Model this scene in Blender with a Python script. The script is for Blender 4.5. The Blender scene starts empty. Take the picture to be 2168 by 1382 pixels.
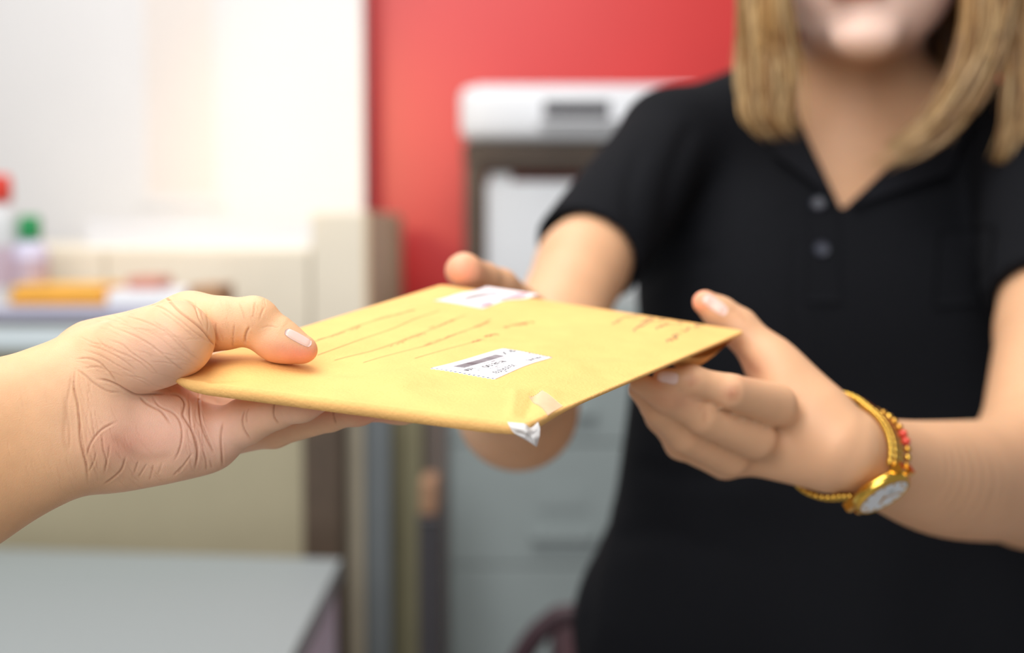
import bpy, math, random, time
import numpy as np
from mathutils import Matrix, Vector
T0 = time.time()
random.seed(7); rng = np.random.default_rng(7)
scene = bpy.context.scene
COL = scene.collection

# ------------------------------------------------------------------ camera
CAM_H, PITCH, FPX = 1.20, math.radians(4.0), 50.0 / 36.0 * 2168
CX, CY = 1084.0, 691.0
cam_data = bpy.data.cameras.new('camera'); cam = bpy.data.objects.new('camera', cam_data)
COL.objects.link(cam); scene.camera = cam
cam.location = (0, 0, CAM_H); cam.rotation_euler = (math.radians(90) - PITCH, 0, 0)
cam_data.sensor_width = 36; cam_data.lens = 50; cam_data.clip_start = 0.02
cam_data.dof.use_dof = True; cam_data.dof.focus_distance = 0.556; cam_data.dof.aperture_fstop = 4.8
cam_data.dof.aperture_blades = 0

# ------------------------------------------------------------------ light
world = bpy.data.worlds.new('world'); scene.world = world; world.use_nodes = True
bg = world.node_tree.nodes['Background']
bg.inputs['Color'].default_value = (0.95, 0.97, 1.0, 1); bg.inputs['Strength'].default_value = 0.27

def area_light(name, loc, target, size, power, color=(1, 1, 1), size_y=None):
    d = bpy.data.lights.new(name, 'AREA'); d.energy = power; d.color = color; d.size = size
    if size_y: d.shape = 'RECTANGLE'; d.size_y = size_y
    o = bpy.data.objects.new(name, d); COL.objects.link(o); o.location = loc
    o.rotation_euler = (Vector(target) - Vector(loc)).to_track_quat('-Z', 'Y').to_euler()
    return o
area_light('ceiling_lamp', (-0.4, 0.55, 2.75), (0.0, 0.7, 1.0), 1.3, 31, (1.0, 0.965, 0.91))
area_light('ceiling_lamp_back', (-0.3, 2.0, 2.9), (-0.3, 2.5, 0.9), 1.4, 21, (1.0, 0.97, 0.94))
area_light('daylight_front', (-0.5, -1.0, 2.2), (0.4, 1.1, 1.35), 1.5, 34, (0.98, 0.99, 1.0))
def spot(name, loc, target, power, color, angle, blend=1.0, radius=0.05):
    d = bpy.data.lights.new(name, 'SPOT'); d.energy = power; d.color = color; d.spot_size = math.radians(angle)
    d.spot_blend = blend; d.shadow_soft_size = radius
    o = bpy.data.objects.new(name, d); COL.objects.link(o); o.location = loc
    o.rotation_euler = (Vector(target) - Vector(loc)).to_track_quat('-Z', 'Y').to_euler()
spot('flare_stand_in_spot', (-0.60, 1.0, 1.52), (-0.38, 3.0, 1.37), 40, (1.0, 0.68, 0.32), 24, 1.0, 0.08)  # added lamp, no such source there; imitates the warm glow of a lens flare
vs = scene.view_settings
vs.view_transform = 'Standard'; vs.look = 'None'; vs.gamma = 1; vs.use_curve_mapping = False; vs.exposure = 0.1

# ------------------------------------------------------------------ coordinates
# camera frame: x right, y down, z forward (metres); a pixel plus a depth gives a point
SP, CP = math.sin(PITCH), math.cos(PITCH)
RCW = np.array([[1, 0, 0], [0, -SP, CP], [0, -CP, -SP]])     # columns: right, down, forward in world axes
def P(u, v, z): return np.array([(u - CX) * z / FPX, (v - CY) * z / FPX, z])
def px(r, z): return r * z / FPX
def to_world(a): return np.asarray(a, float) @ RCW.T + np.array([0, 0, CAM_H])
def W(u, v, z): return Vector(to_world(P(u, v, z)))
def from_world(a): return (np.asarray(a, float) - np.array([0, 0, CAM_H])) @ RCW
def project(a):
    a = np.asarray(a); return np.stack([a[..., 0] / a[..., 2] * FPX + CX, a[..., 1] / a[..., 2] * FPX + CY], -1)

# ------------------------------------------------------------------ object helpers
def set_props(o, label=None, cat=None, group=None, kind=None):
    for k, v in (('label', label), ('category', cat), ('group', group), ('kind', kind)):
        if v: o[k] = v
    return o
def smooth(me, on=True):
    me.polygons.foreach_set('use_smooth', [on] * len(me.polygons)); me.update()
def world_origin(o):
    t = np.zeros(3)
    while o is not None: t += np.array(o.location); o = o.parent
    return t
def mesh_obj(name, verts, faces, mat=None, parent=None, smooth_on=False, world_space=False, **pr):
    """verts are camera-frame unless world_space"""
    me = bpy.data.meshes.new(name)
    v = np.asarray(verts, float)
    if not world_space: v = to_world(v)
    org = np.zeros(3)
    if parent is not None: org = world_origin(parent)
    else:
        org = v.mean(0); org[2] = v[:, 2].min()
    me.from_pydata((v - org).tolist(), [], [list(map(int, f)) for f in faces] if not isinstance(faces, np.ndarray) else faces.tolist())
    if mat: me.materials.append(mat)
    if smooth_on: smooth(me)
    o = bpy.data.objects.new(name, me); COL.objects.link(o)
    if parent is not None:
        o.parent = parent
    else: o.location = org
    return set_props(o, **pr)
def empty(name, loc, **pr):
    o = bpy.data.objects.new(name, None); COL.objects.link(o); o.location = loc; o.empty_display_size = 0.05
    return set_props(o, **pr)

class MB:
    """collects shapes, builds one mesh (world coordinates)"""
    def __init__(s): s.v = []; s.f = []
    def add(s, v, f):
        n = len(s.v); s.v += [tuple(map(float, p)) for p in v]; s.f += [[i + n for i in q] for q in f]; return s
    def box(s, x0, x1, y0, y1, z0, z1, b=0.0, rz=0.0, pivot=None):
        import bmesh
        bm = bmesh.new(); bmesh.ops.create_cube(bm, size=1)
        for w in bm.verts:
            w.co = (x0 + (w.co.x + .5) * (x1 - x0), y0 + (w.co.y + .5) * (y1 - y0), z0 + (w.co.z + .5) * (z1 - z0))
        if b > 0: bmesh.ops.bevel(bm, geom=bm.edges[:], offset=b, segments=3, profile=0.5, affect='EDGES')
        if rz:
            c = Vector(pivot or ((x0 + x1) / 2, (y0 + y1) / 2, 0))
            bmesh.ops.rotate(bm, verts=bm.verts[:], cent=c, matrix=Matrix.Rotation(rz, 3, 'Z'))
        bm.verts.index_update()
        s.add([w.co[:] for w in bm.verts], [[w.index for w in f.verts] for f in bm.faces]); bm.free(); return s
    def lathe(s, c, prof, n=32, axis=None):
        """prof: (radius, height) rings about +Z at c"""
        v = []; f = []
        for r, h in prof:
            for i in range(n):
                a = 2 * math.pi * i / n; v.append((c[0] + r * math.cos(a), c[1] + r * math.sin(a), c[2] + h))
        for j in range(len(prof) - 1):
            for i in range(n):
                k = (i + 1) % n; f.append([j * n + i, j * n + k, (j + 1) * n + k, (j + 1) * n + i])
        f.append(list(range(n))[::-1]); f.append([(len(prof) - 1) * n + i for i in range(n)])
        return s.add(v, f)
    def tube(s, pts, rad, n=8, closed_ends=True):
        v, f = tube_geo(pts, rad, n); return s.add(v, f)
    def build(s, name, mat, parent=None, smooth_on=False, **pr):
        return mesh_obj(name, np.array(s.v), s.f, mat, parent, smooth_on, True, **pr)
def tube_geo(pts, rad, n=8, flat=1.0):
    pts = np.asarray(pts, float); m = len(pts); rad = np.broadcast_to(rad, (m,))
    tan = np.gradient(pts, axis=0); tan /= np.linalg.norm(tan, axis=1, keepdims=True) + 1e-12
    ref = np.array([0.0, 0, 1]) if abs(tan[0][2]) < .9 else np.array([1.0, 0, 0])
    a = np.cross(tan[0], ref); a /= np.linalg.norm(a); v = []
    for i in range(m):
        a = a - tan[i] * (a @ tan[i]); a /= np.linalg.norm(a) + 1e-12; b = np.cross(tan[i], a)
        for k in range(n):
            t = 2 * math.pi * k / n; v.append(pts[i] + rad[i] * (math.cos(t) * a + flat * math.sin(t) * b))
    f = []
    for i in range(m - 1):
        for k in range(n):
            q = (k + 1) % n; f.append([i * n + k, i * n + q, (i + 1) * n + q, (i + 1) * n + k])
    f.append([k for k in range(n)][::-1]); f.append([(m - 1) * n + k for k in range(n)])
    return v, f
def catmull(pts, n):
    p = np.asarray(pts, float); p = np.vstack([2 * p[0] - p[1], p, 2 * p[-1] - p[-2]]); out = []
    m = len(p) - 3
    for t in np.linspace(0, m - 1e-6, n):
        i = int(t); u = t - i; a, b, c, d = p[i:i + 4]
        out.append(.5 * (2 * b + (c - a) * u + (2 * a - 5 * b + 4 * c - d) * u * u + (3 * b - a - 3 * c + d) * u ** 3))
    return np.array(out)

# ------------------------------------------------------------------ materials
def srgb(r, g, b):
    f = lambda c: (c / 255 / 12.92) if c / 255 <= .04045 else ((c / 255 + .055) / 1.055) ** 2.4
    return (f(r), f(g), f(b), 1)
def mat(name, color, rough=0.6, metal=0.0, noise=0.0, nscale=40, bump=0.0, bscale=200, spec=0.5, sss=0.0, attr=None, **kw):
    m = bpy.data.materials.new(name); m.use_nodes = True; nt = m.node_tree; b = nt.nodes['Principled BSDF']
    b.inputs['Roughness'].default_value = rough; b.inputs['Metallic'].default_value = metal
    b.inputs['Specular IOR Level'].default_value = spec; b.inputs['Base Color'].default_value = color
    tc = nt.nodes.new('ShaderNodeTexCoord')
    src = None
    if attr:
        a = nt.nodes.new('ShaderNodeAttribute'); a.attribute_name = attr; src = a.outputs['Color']
    if noise > 0:
        n = nt.nodes.new('ShaderNodeTexNoise'); n.inputs['Scale'].default_value = nscale; n.inputs['Detail'].default_value = 5
        nt.links.new(tc.outputs['Object'], n.inputs['Vector'])
        mp = nt.nodes.new('ShaderNodeMapRange'); mp.inputs[1].default_value = .25; mp.inputs[2].default_value = .75
        mp.inputs[3].default_value = 1 - noise; mp.inputs[4].default_value = 1 + noise
        nt.links.new(n.outputs['Fac'], mp.inputs[0])
        mx = nt.nodes.new('ShaderNodeMix'); mx.data_type = 'RGBA'; mx.blend_type = 'MULTIPLY'; mx.inputs[0].default_value = 1
        mx.inputs[6].default_value = color
        if src: nt.links.new(src, mx.inputs[6])
        nt.links.new(mp.outputs[0], mx.inputs[7]); src = mx.outputs[2]
    if src: nt.links.new(src, b.inputs['Base Color'])
    if bump > 0:
        n2 = nt.nodes.new('ShaderNodeTexNoise'); n2.inputs['Scale'].default_value = bscale; n2.inputs['Detail'].default_value = 6
        nt.links.new(tc.outputs['Object'], n2.inputs['Vector'])
        bp = nt.nodes.new('ShaderNodeBump'); bp.inputs['Strength'].default_value = bump; bp.inputs['Distance'].default_value = 0.001
        nt.links.new(n2.outputs['Fac'], bp.inputs['Height']); nt.links.new(bp.outputs['Normal'], b.inputs['Normal'])
    if sss > 0:
        b.inputs['Subsurface Weight'].default_value = sss; b.inputs['Subsurface Radius'].default_value = (1.0, .42, .22)
        b.inputs['Subsurface Scale'].default_value = 0.004
    for k, v in kw.items(): b.inputs[k].default_value = v
    return m
M = {}
M['skin'] = mat('skin', srgb(224, 176, 136), .5, noise=.07, nscale=90, bump=.22, bscale=2400, spec=.35, sss=.35, attr='tint')
M['skin_far'] = mat('skin_far', srgb(214, 165, 125), .5, noise=.05, nscale=45, spec=.35, sss=.3, attr='tint')
M['nail'] = mat('nail', srgb(238, 200, 190), .22, spec=.6, sss=.2)
M['kraft'] = mat('kraft_paper', srgb(240, 187, 114), .72, noise=.055, nscale=60, bump=.35, bscale=700, spec=.25)
M['kraft_dark'] = mat('kraft_paper_inside', srgb(206, 160, 92), .75, noise=.05, nscale=60)
M['label'] = mat('label_paper', srgb(246, 246, 250), .55, spec=.3)
M['ink'] = mat('label_ink', srgb(52, 46, 52), .6)
M['ink_grey'] = mat('label_ink_grey', srgb(150, 140, 145), .6)
M['pencil'] = mat('pen_ink', srgb(128, 108, 78), .7)
M['pink'] = mat('stamp_pink', srgb(232, 160, 172), .6)
M['stamp_grey'] = mat('stamp_grey', srgb(165, 160, 160), .6)
M['stamp_paper'] = mat('stamp_paper', srgb(243, 232, 236), .55)
def tape_mat(name, alpha, color, rough):
    m = mat(name, color, rough, bump=.3, bscale=300)
    b = m.node_tree.nodes['Principled BSDF']; b.inputs['Alpha'].default_value = alpha; return m
M['tape'] = tape_mat('clear_tape', .62, srgb(232, 232, 232), .25)
M['tape_flat'] = tape_mat('flat_tape', .30, srgb(250, 225, 205), .3)
M['shirt'] = mat('black_cotton', srgb(18, 19, 23), .9, noise=.12, nscale=300, bump=.3, bscale=900, spec=.12)
M['button'] = mat('black_button', srgb(44, 47, 60), .3)
M['hair'] = mat('hair', srgb(150, 110, 65), .38, spec=.5, attr='tint')
M['gold'] = mat('gold', srgb(232, 186, 84), .2, metal=1.0)
M['gold_dark'] = mat('gold_satin', srgb(214, 160, 70), .35, metal=1.0)
M['dial'] = mat('watch_dial', srgb(228, 236, 244), .35)
M['red_bead'] = mat('red_bead', srgb(214, 70, 50), .35)
M['lip'] = mat('lip', srgb(206, 104, 100), .45)
M['eye'] = mat('eye_white', srgb(235, 232, 228), .2)
M['iris'] = mat('iris', srgb(50, 32, 22), .2)
M['brow'] = mat('brow', srgb(112, 84, 60), .7)
print('part1', time.time() - T0)

# ------------------------------------------------------------------ smooth-union bodies: distance field -> mesh
BIG = 0.06
def smin(a, b, k):
    if k < 1e-5: return np.minimum(a, b)
    h = np.clip(.5 + .5 * (b - a) / k, 0, 1); return b + (a - b) * h - k * h * (1 - h)
class Prim:
    def far(s, lo, hi): return float(s((lo + hi)[None] * .5)[0]) - .5 * float(np.linalg.norm(hi - lo))
class Cone(Prim):
    def __init__(s, a, b, ra, rb, k=.008, sub=False):
        s.a, s.b, s.ra, s.rb, s.k, s.sub = np.array(a), np.array(b), ra, rb, k, sub
        r = np.array([[ra], [rb]]); q = np.stack([s.a, s.b]); s.lo = (q - r).min(0); s.hi = (q + r).max(0)
        s.d = s.b - s.a; s.dd = float(s.d @ s.d) + 1e-12
    def __call__(s, p):
        w = p - s.a; t = np.clip(w @ s.d / s.dd, 0, 1)
        w -= t[:, None] * s.d
        return np.sqrt(np.einsum('ij,ij->i', w, w)) - (s.ra + t * (s.rb - s.ra))
class Ell(Prim):
    def far(s, lo, hi): return -1.0
    def __init__(s, c, r, ang=0.0, k=.008, sub=False, tilt=0.0, R=None):
        """semi-axes r in metres; first axis turned by ang (deg, image plane, y down); tilt turns it in depth"""
        s.c, s.r, s.k, s.sub = np.array(c), np.array(r, float), k, sub
        a = math.radians(ang); t = math.radians(tilt)
        if R is None:
            x = np.array([math.cos(a) * math.cos(t), math.sin(a) * math.cos(t), math.sin(t)])
            y = np.array([-math.sin(a), math.cos(a), 0]); z = np.cross(x, y); R = np.stack([x, y, z])
        s.R = R; e = np.sqrt(((R * s.r[:, None]) ** 2).sum(0)); s.lo = s.c - e; s.hi = s.c + e
    def __call__(s, p):
        q = (p - s.c) @ s.R.T; k0 = np.sqrt(((q / s.r) ** 2).sum(1)); k1 = np.sqrt(((q / s.r ** 2) ** 2).sum(1)) + 1e-9
        return k0 * (k0 - 1) / k1
def node(prims, kids=(), k=.008):
    return dict(prims=list(prims), kids=list(kids), k=k, kk=max([k] + [q.k for q in prims] + [c['k'] for c in kids]))
def ev(nd, p, lo=None, hi=None, pad=.004):
    d = None
    for q in nd['prims']:
        if lo is not None:
            e = pad + 2.2 * nd['kk']
            if np.any(q.lo - e > hi) or np.any(q.hi + e < lo): continue
            if q.far(lo, hi) > e: continue
        v = q(p)
        if q.sub:
            if d is not None: d = -smin(-d, v, q.k)
        else: d = v if d is None else smin(d, v, q.k)
    if d is None: d = np.full(len(p), BIG)
    res = d
    for kd in nd['kids']:
        c = ev(kd, p, lo, hi, pad); res = np.minimum(res, smin(d, c, kd['k']))
    return res
def walk(nd):
    for q in nd['prims']: yield q
    for kd in nd['kids']: yield from walk(kd)
def cones(pts, k=.006, k0=None):
    """pts: (u, v, z, r_px) chain"""
    out = []
    for i, (a, b) in enumerate(zip(pts[:-1], pts[1:])):
        out.append(Cone(P(*a[:3]), P(*b[:3]), px(a[3], a[2]), px(b[3], b[2]), k))
    return out
def polygonise(fn, lo, hi, h, newton=2):
    """naive surface nets on a sparse block grid; fn(p, lo, hi)"""
    B = 8; bs = B * h; lo = np.asarray(lo) - 2 * h - .008; hi = np.asarray(hi) + .008
    nb = np.ceil((np.asarray(hi) + 2 * h - lo) / bs).astype(int)
    # hierarchical active-block search
    act = np.stack(np.meshgrid(*[np.arange(0, n, 4) for n in nb], indexing='ij'), -1).reshape(-1, 3)
    def sweep(idx, size):
        keep = []
        for s in range(0, len(idx), 20000):
            c = lo + (idx[s:s + 20000] + size / 2) * bs
            d = fn(c, None, None); keep.append(np.abs(d) < size * bs * 1.25 + h)
        return idx[np.concatenate(keep)]
    act = sweep(act, 4)
    off = np.stack(np.meshgrid(*[[0, 1, 2, 3]] * 3, indexing='ij'), -1).reshape(-1, 3)
    act = (act[:, None] + off).reshape(-1, 3); act = sweep(act, 1)
    act = act[np.lexsort((act[:, 2], act[:, 1], act[:, 0], act[:, 2] // 4, act[:, 1] // 4, act[:, 0] // 4))]
    g = np.stack(np.meshgrid(*[np.arange(B + 1)] * 3, indexing='ij'), -1).reshape(-1, 3)
    STR = np.array([1 << 40, 1 << 20, 1], dtype=np.int64)
    keys, verts, quads = [], [], []
    edges = [(0, (0, 0, 0), (1, 0, 0)), (1, (0, 0, 0), (0, 1, 0)), (2, (0, 0, 0), (0, 0, 1))]
    CH = 24
    for s in range(0, len(act), CH):
        bl = act[s:s + CH]; gi = bl[:, None] * B + g; pts = (lo + gi.reshape(-1, 3) * h)
        D = fn(pts, pts.min(0), pts.max(0)).reshape(len(bl), B + 1, B + 1, B + 1)
        S = D < 0
        cs = np.zeros((len(bl), B, B, B), np.int8)
        for dx in (0, 1):
            for dy in (0, 1):
                for dz in (0, 1): cs += S[:, dx:dx + B, dy:dy + B, dz:dz + B]
        bi, i, j, k = np.nonzero((cs > 0) & (cs < 8))
        if len(bi):
            acc = np.zeros((len(bi), 3)); cnt = np.zeros(len(bi))
            for ax in range(3):
                o1, o2 = [a for a in range(3) if a != ax]
                for p_ in (0, 1):
                    for q_ in (0, 1):
                        o = [0, 0, 0]; o[o1] = p_; o[o2] = q_; e = list(o); e[ax] = 1
                        d0 = D[bi, i + o[0], j + o[1], k + o[2]]; d1 = D[bi, i + e[0], j + e[1], k + e[2]]
                        m = (d0 < 0) != (d1 < 0); t = np.where(m, d0 / np.where(m, d0 - d1, 1), 0)
                        pt = np.tile(np.array(o, float), (len(bi), 1)); pt[:, ax] = t
                        acc += pt * m[:, None]; cnt += m
            cell = bl[bi] * B + np.stack([i, j, k], -1)
            verts.append(lo + (cell + acc / cnt[:, None]) * h); keys.append(cell.astype(np.int64) @ STR)
        for ax in range(3):
            sl = [slice(0, B)] * 3; s1 = list(sl); s1[ax] = slice(1, B + 1)
            a = S[(slice(None),) + tuple(sl)]; b = S[(slice(None),) + tuple(s1)]
            bi, i, j, k = np.nonzero(a != b)
            if not len(bi): continue
            c = bl[bi].astype(np.int64) * B + np.stack([i, j, k], -1)
            o1, o2 = [(1, 2), (2, 0), (0, 1)][ax]; e1 = np.zeros(3, np.int64); e2 = e1.copy(); e1[o1] = 1; e2[o2] = 1
            q = np.stack([c @ STR, (c - e1) @ STR, (c - e1 - e2) @ STR, (c - e2) @ STR], -1)
            fl = a[bi, i, j, k]; q[~fl] = q[~fl][:, ::-1]
            quads.append(q)
    keys = np.concatenate(keys); verts = np.concatenate(verts); quads = np.concatenate(quads)
    od = np.argsort(keys); ks = keys[od]
    ix = np.searchsorted(ks, quads); ix = np.clip(ix, 0, len(ks) - 1); ok = (ks[ix] == quads).all(1)
    faces = od[ix[ok]]
    def chunks(v, f):
        out = np.empty(len(v)); grad = np.empty((len(v), 3)); e = h * .4
        cell = np.floor((v - lo) / (bs * 3)).astype(int); o = np.lexsort((cell[:, 2], cell[:, 1], cell[:, 0]))
        for s in range(0, len(v), 6000):
            w = o[s:s + 6000]; p = v[w]; a, b = p.min(0) - e, p.max(0) + e
            out[w] = fn(p, a, b)
            for ax in range(3):
                q = p.copy(); q[:, ax] += e; grad[w, ax] = (fn(q, a, b) - out[w]) / e
        return out, grad
    for _ in range(newton):
        d, gr = chunks(verts, fn); n2 = (gr ** 2).sum(1)
        st = np.clip(d / np.maximum(n2, .2), -h, h); verts = verts - gr * st[:, None]
    d, gr = chunks(verts, fn); nrm = gr / (np.linalg.norm(gr, axis=1, keepdims=True) + 1e-9)
    return verts, faces, nrm
def bounds(nd):
    L = list(walk(nd)); return np.min([q.lo for q in L], 0), np.max([q.hi for q in L], 0)
def raymarch(fn, uv, z0=.3, z1=1.6):
    """first hit of the rays through pixels uv (N,2); returns points, normals"""
    uv = np.atleast_2d(np.asarray(uv, float)); dirs = np.stack([(uv[:, 0] - CX) / FPX, (uv[:, 1] - CY) / FPX, np.ones(len(uv))], -1)
    z = np.full(len(uv), z0)
    for _ in range(160):
        d = fn(dirs * z[:, None], None, None); z = np.minimum(z + np.maximum(d, -.01) * .8, z1)
    p = dirs * z[:, None]; e = 5e-4; d = fn(p, None, None); g = np.stack([(fn(p + e * np.eye(3)[i], None, None) - d) / e for i in range(3)], -1)
    return p, g / (np.linalg.norm(g, axis=1, keepdims=True) + 1e-9)
def big_mesh(name, v, f, mat_, parent=None, col=None, **pr):
    me = bpy.data.meshes.new(name); vw = to_world(v)
    org = world_origin(parent) if parent is not None else np.array([*vw.mean(0)[:2], vw[:, 2].min()])
    vw = vw - org
    me.vertices.add(len(vw)); me.vertices.foreach_set('co', vw.astype(np.float32).ravel())
    f = np.asarray(f, np.int32); n = len(f)
    me.loops.add(n * 4); me.loops.foreach_set('vertex_index', f.ravel())
    me.polygons.add(n); me.polygons.foreach_set('loop_start', np.arange(0, n * 4, 4, dtype=np.int32))
    me.update(calc_edges=True); me.validate()
    if col is not None:
        a = me.color_attributes.new('tint', 'FLOAT_COLOR', 'POINT')
        a.data.foreach_set('color', np.concatenate([col, np.ones((len(col), 1))], 1).astype(np.float32).ravel())
    me.materials.append(mat_); smooth(me)
    o = bpy.data.objects.new(name, me); COL.objects.link(o)
    if parent is not None: o.parent = parent
    else: o.location = org
    return set_props(o, **pr)
def seg_dist(uv, poly):
    """distance of uv (N,2) to a polyline and the position along it 0..1"""
    poly = np.asarray(poly, float); best = np.full(len(uv), 1e9); tt = np.zeros(len(uv)); m = len(poly) - 1
    for i in range(m):
        a, b = poly[i], poly[i + 1]; d = b - a; t = np.clip(((uv - a) @ d) / (d @ d + 1e-9), 0, 1)
        w = np.linalg.norm(uv - a - t[:, None] * d, axis=1); k = w < best; best[k] = w[k]; tt[k] = (i + t[k]) / m
    return best, tt
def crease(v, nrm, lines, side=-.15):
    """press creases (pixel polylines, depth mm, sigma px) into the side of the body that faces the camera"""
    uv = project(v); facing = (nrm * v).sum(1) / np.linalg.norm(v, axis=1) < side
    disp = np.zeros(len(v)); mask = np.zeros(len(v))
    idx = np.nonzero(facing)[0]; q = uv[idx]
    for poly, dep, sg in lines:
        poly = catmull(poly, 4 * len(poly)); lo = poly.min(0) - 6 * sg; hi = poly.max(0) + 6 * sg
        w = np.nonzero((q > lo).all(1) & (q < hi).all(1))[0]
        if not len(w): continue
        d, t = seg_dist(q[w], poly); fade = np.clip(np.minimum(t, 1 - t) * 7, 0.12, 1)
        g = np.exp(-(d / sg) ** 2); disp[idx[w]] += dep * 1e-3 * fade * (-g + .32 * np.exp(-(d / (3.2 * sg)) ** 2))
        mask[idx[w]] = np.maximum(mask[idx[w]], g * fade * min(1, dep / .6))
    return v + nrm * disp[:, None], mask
print('part2', time.time() - T0)

# ------------------------------------------------------------------ the room
M['red_wall'] = mat('red_paint', srgb(216, 46, 44), .38, noise=.03, nscale=6, spec=.6)
M['white_wall'] = mat('white_paint', srgb(238, 236, 236), .7, noise=.015, nscale=5)
M['cream'] = mat('cream_metal', srgb(238, 228, 208), .5, noise=.03, nscale=12)
M['olive'] = mat('desk_panel', srgb(172, 162, 134), .6, noise=.03, nscale=14)
M['grey_metal'] = mat('grey_metal', srgb(150, 160, 160), .45, noise=.02, nscale=20)
M['laminate'] = mat('grey_laminate', srgb(150, 158, 160), .5, noise=.10, nscale=160)
M['lilac'] = mat('pale_edge', srgb(236, 228, 246), .5, noise=.03, nscale=30)
M['dark_wood'] = mat('dark_wood', srgb(82, 66, 52), .5, noise=.15, nscale=22)
M['white_plastic'] = mat('white_plastic', srgb(232, 234, 238), .4, noise=.01)
M['dark_plastic'] = mat('dark_plastic', srgb(58, 56, 60), .5)
M['floor'] = mat('floor_tile', srgb(176, 172, 166), .4, noise=.06, nscale=9)
M['card'] = mat('cardboard', srgb(182, 138, 100), .8, noise=.06, nscale=40)
M['steel'] = mat('handle_steel', srgb(150, 154, 154), .3, metal=.8)
def wx(u, z): return (u - CX) * z / FPX
def hz(v, z): return CAM_H - (z * SP + (v - CY) * z / FPX * CP)       # height above the floor of pixel row v at depth z
def wy(v, z): return z * CP - (v - CY) * z / FPX * SP
MB().box(-4, 3.2, -1.5, 3.9, -.05, 0).build('floor', M['floor'], kind='structure')
MB().box(-4, 3.2, 3.16, 3.26, 0, 3.0).build('wall_back', M['red_wall'], kind='structure')
WY = 3.0; wxr = wx(772, 2.99)
MB().box(-4, wxr, WY, WY + .06, 0, 3.0).build('wall_left', M['white_wall'], kind='structure')
MB().box(wx(478, 2.98), wxr, WY - .02, WY, 0, 3.0).build('trim_1', M['white_wall'], kind='structure')
MB().box(wxr + .01, 3.2, 3.145, 3.16, 0, .1).build('baseboard_back', M['white_wall'], kind='structure')
# pale pinboard on the wall
nb = empty('notice_board', (wx(385, 2.97), WY, hz(440, 2.97)), label='pale beige notice board with white frame on the white wall', cat='notice board')
x0, x1, z0, z1 = wx(288, 2.97), wx(474, 2.97), hz(436, 2.97), hz(-60, 2.97)
MB().box(x0 + .02, x1 - .02, WY - .003, WY, z0 + .02, z1 - .02).build('panel', mat('pinboard_felt', srgb(239, 230, 224), .9, noise=.03, nscale=80), nb)
fr = MB(); fr.box(x0, x1, WY - .004, WY, z0, z0 + .02); fr.box(x0, x1, WY - .004, WY, z1 - .02, z1); fr.box(x0, x0 + .02, WY - .004, WY, z0 + .02, z1 - .02); fr.box(x1 - .02, x1, WY - .004, WY, z0 + .02, z1 - .02)
fr.build('frame', M['white_wall'], nb)
# cream cabinet whose side runs away from the camera
ch = hz(446, 2.2); cl = hz(522, 2.24); CS = wx(660, 2.25)
cab = empty('low_cabinet', (-.65, 2.6, 0), label='low cream cabinet with two doors carrying the white paper tray', cat='cabinet')
MB().box(-.95, CS - .001, 2.255, 2.94, .05, cl, .004).build('body', M['cream'], cab)
MB().box(-.93, CS - .02, 2.28, 2.93, 0, .05).build('plinth', M['dark_plastic'], cab)
for a, b in ((-.948, -.642), (-.640, CS - .002)):
    d = MB().box(a, b, 2.240, 2.2545, .06, cl - .004, .003).build('door', M['cream'], cab)
    hx = b - .03 if a < -.7 else a + .015
    MB().box(hx, hx + .012, 2.22, 2.24, .62, .74, .004).build('handle', M['steel'], d)
cab2 = empty('tall_cabinet', (-.27, 2.6, 0), label='narrow tall cream cabinet with tan side panel beside the red wall', cat='cabinet')
MB().box(CS + .001, -.232, 2.255, 2.94, .05, ch, .002).build('body', M['cream'], cab2)
MB().box(CS + .01, -.24, 2.28, 2.93, 0, .05).build('plinth', M['dark_plastic'], cab2)
MB().box(CS + .001, -.232, 2.240, 2.2545, .06, ch - .002, .002).build('door', M['cream'], cab2)
MB().box(-.2315, -.226, 2.240, 2.94, 0, ch, .001).build('side_panel', mat('tan_panel', srgb(232, 204, 168), .6, noise=.06, nscale=14), cab2)
# white paper tray on top of the cabinet
pt = empty('paper_tray', (wx(420, 2.4), 2.42, cl), label='flat white paper tray lying on the low cream cabinet', cat='tray')
b = MB(); tx0, tx1 = wx(185, 2.27), wx(664, 2.27); tt = hz(464, 2.27) - cl; b.box(tx0 + .008, tx1 - .008, 2.278, 2.62, cl, cl + .008); b.box(tx0, tx1, 2.27, 2.278, cl, cl + tt); b.box(tx0, tx0 + .008, 2.278, 2.62, cl, cl + tt); b.box(tx1 - .008, tx1, 2.278, 2.62, cl, cl + tt)
b.build('shell', M['white_plastic'], pt)
MB().box(tx0 + .02, tx1 - .02, 2.29, 2.60, cl + .008, cl + .035, .001).build('paper_stack', M['label'], pt)
# back desk with things on it
dz = 2.02; dh = hz(694, dz)
desk = empty('back_desk', (-.75, 2.1, 0), label='long desk with pale top and olive beige front panel', cat='desk')
MB().box(-1.9, wx(470, dz), 1.99, 2.19, dh - .03, dh, .004).build('desk_top', mat('pale_blue_laminate', srgb(206, 216, 220), .4), desk)
MB().box(-1.88, wx(640, dz), 2.02, 2.04, .08, dh - .0305).build('front_panel', M['olive'], desk)
MB().box(wx(641, dz), wx(722, dz), 2.00, 2.18, 0, hz(720, dz), .003).build('end_panel', M['dark_wood'], desk)
MB().box(-1.88, wx(470, dz), 2.16, 2.18, .08, dh - .0305).build('back_panel', M['olive'], desk)
ty = 2.06
def hzz(v): return hz(v, ty)
doc = empty('document_tray', (wx(170, ty), ty + .06, dh), label='grey document tray under yellow envelopes on the back desk', cat='tray')
b = MB(); t0, t1 = wx(-180, ty), wx(402, ty); th = .030
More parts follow.
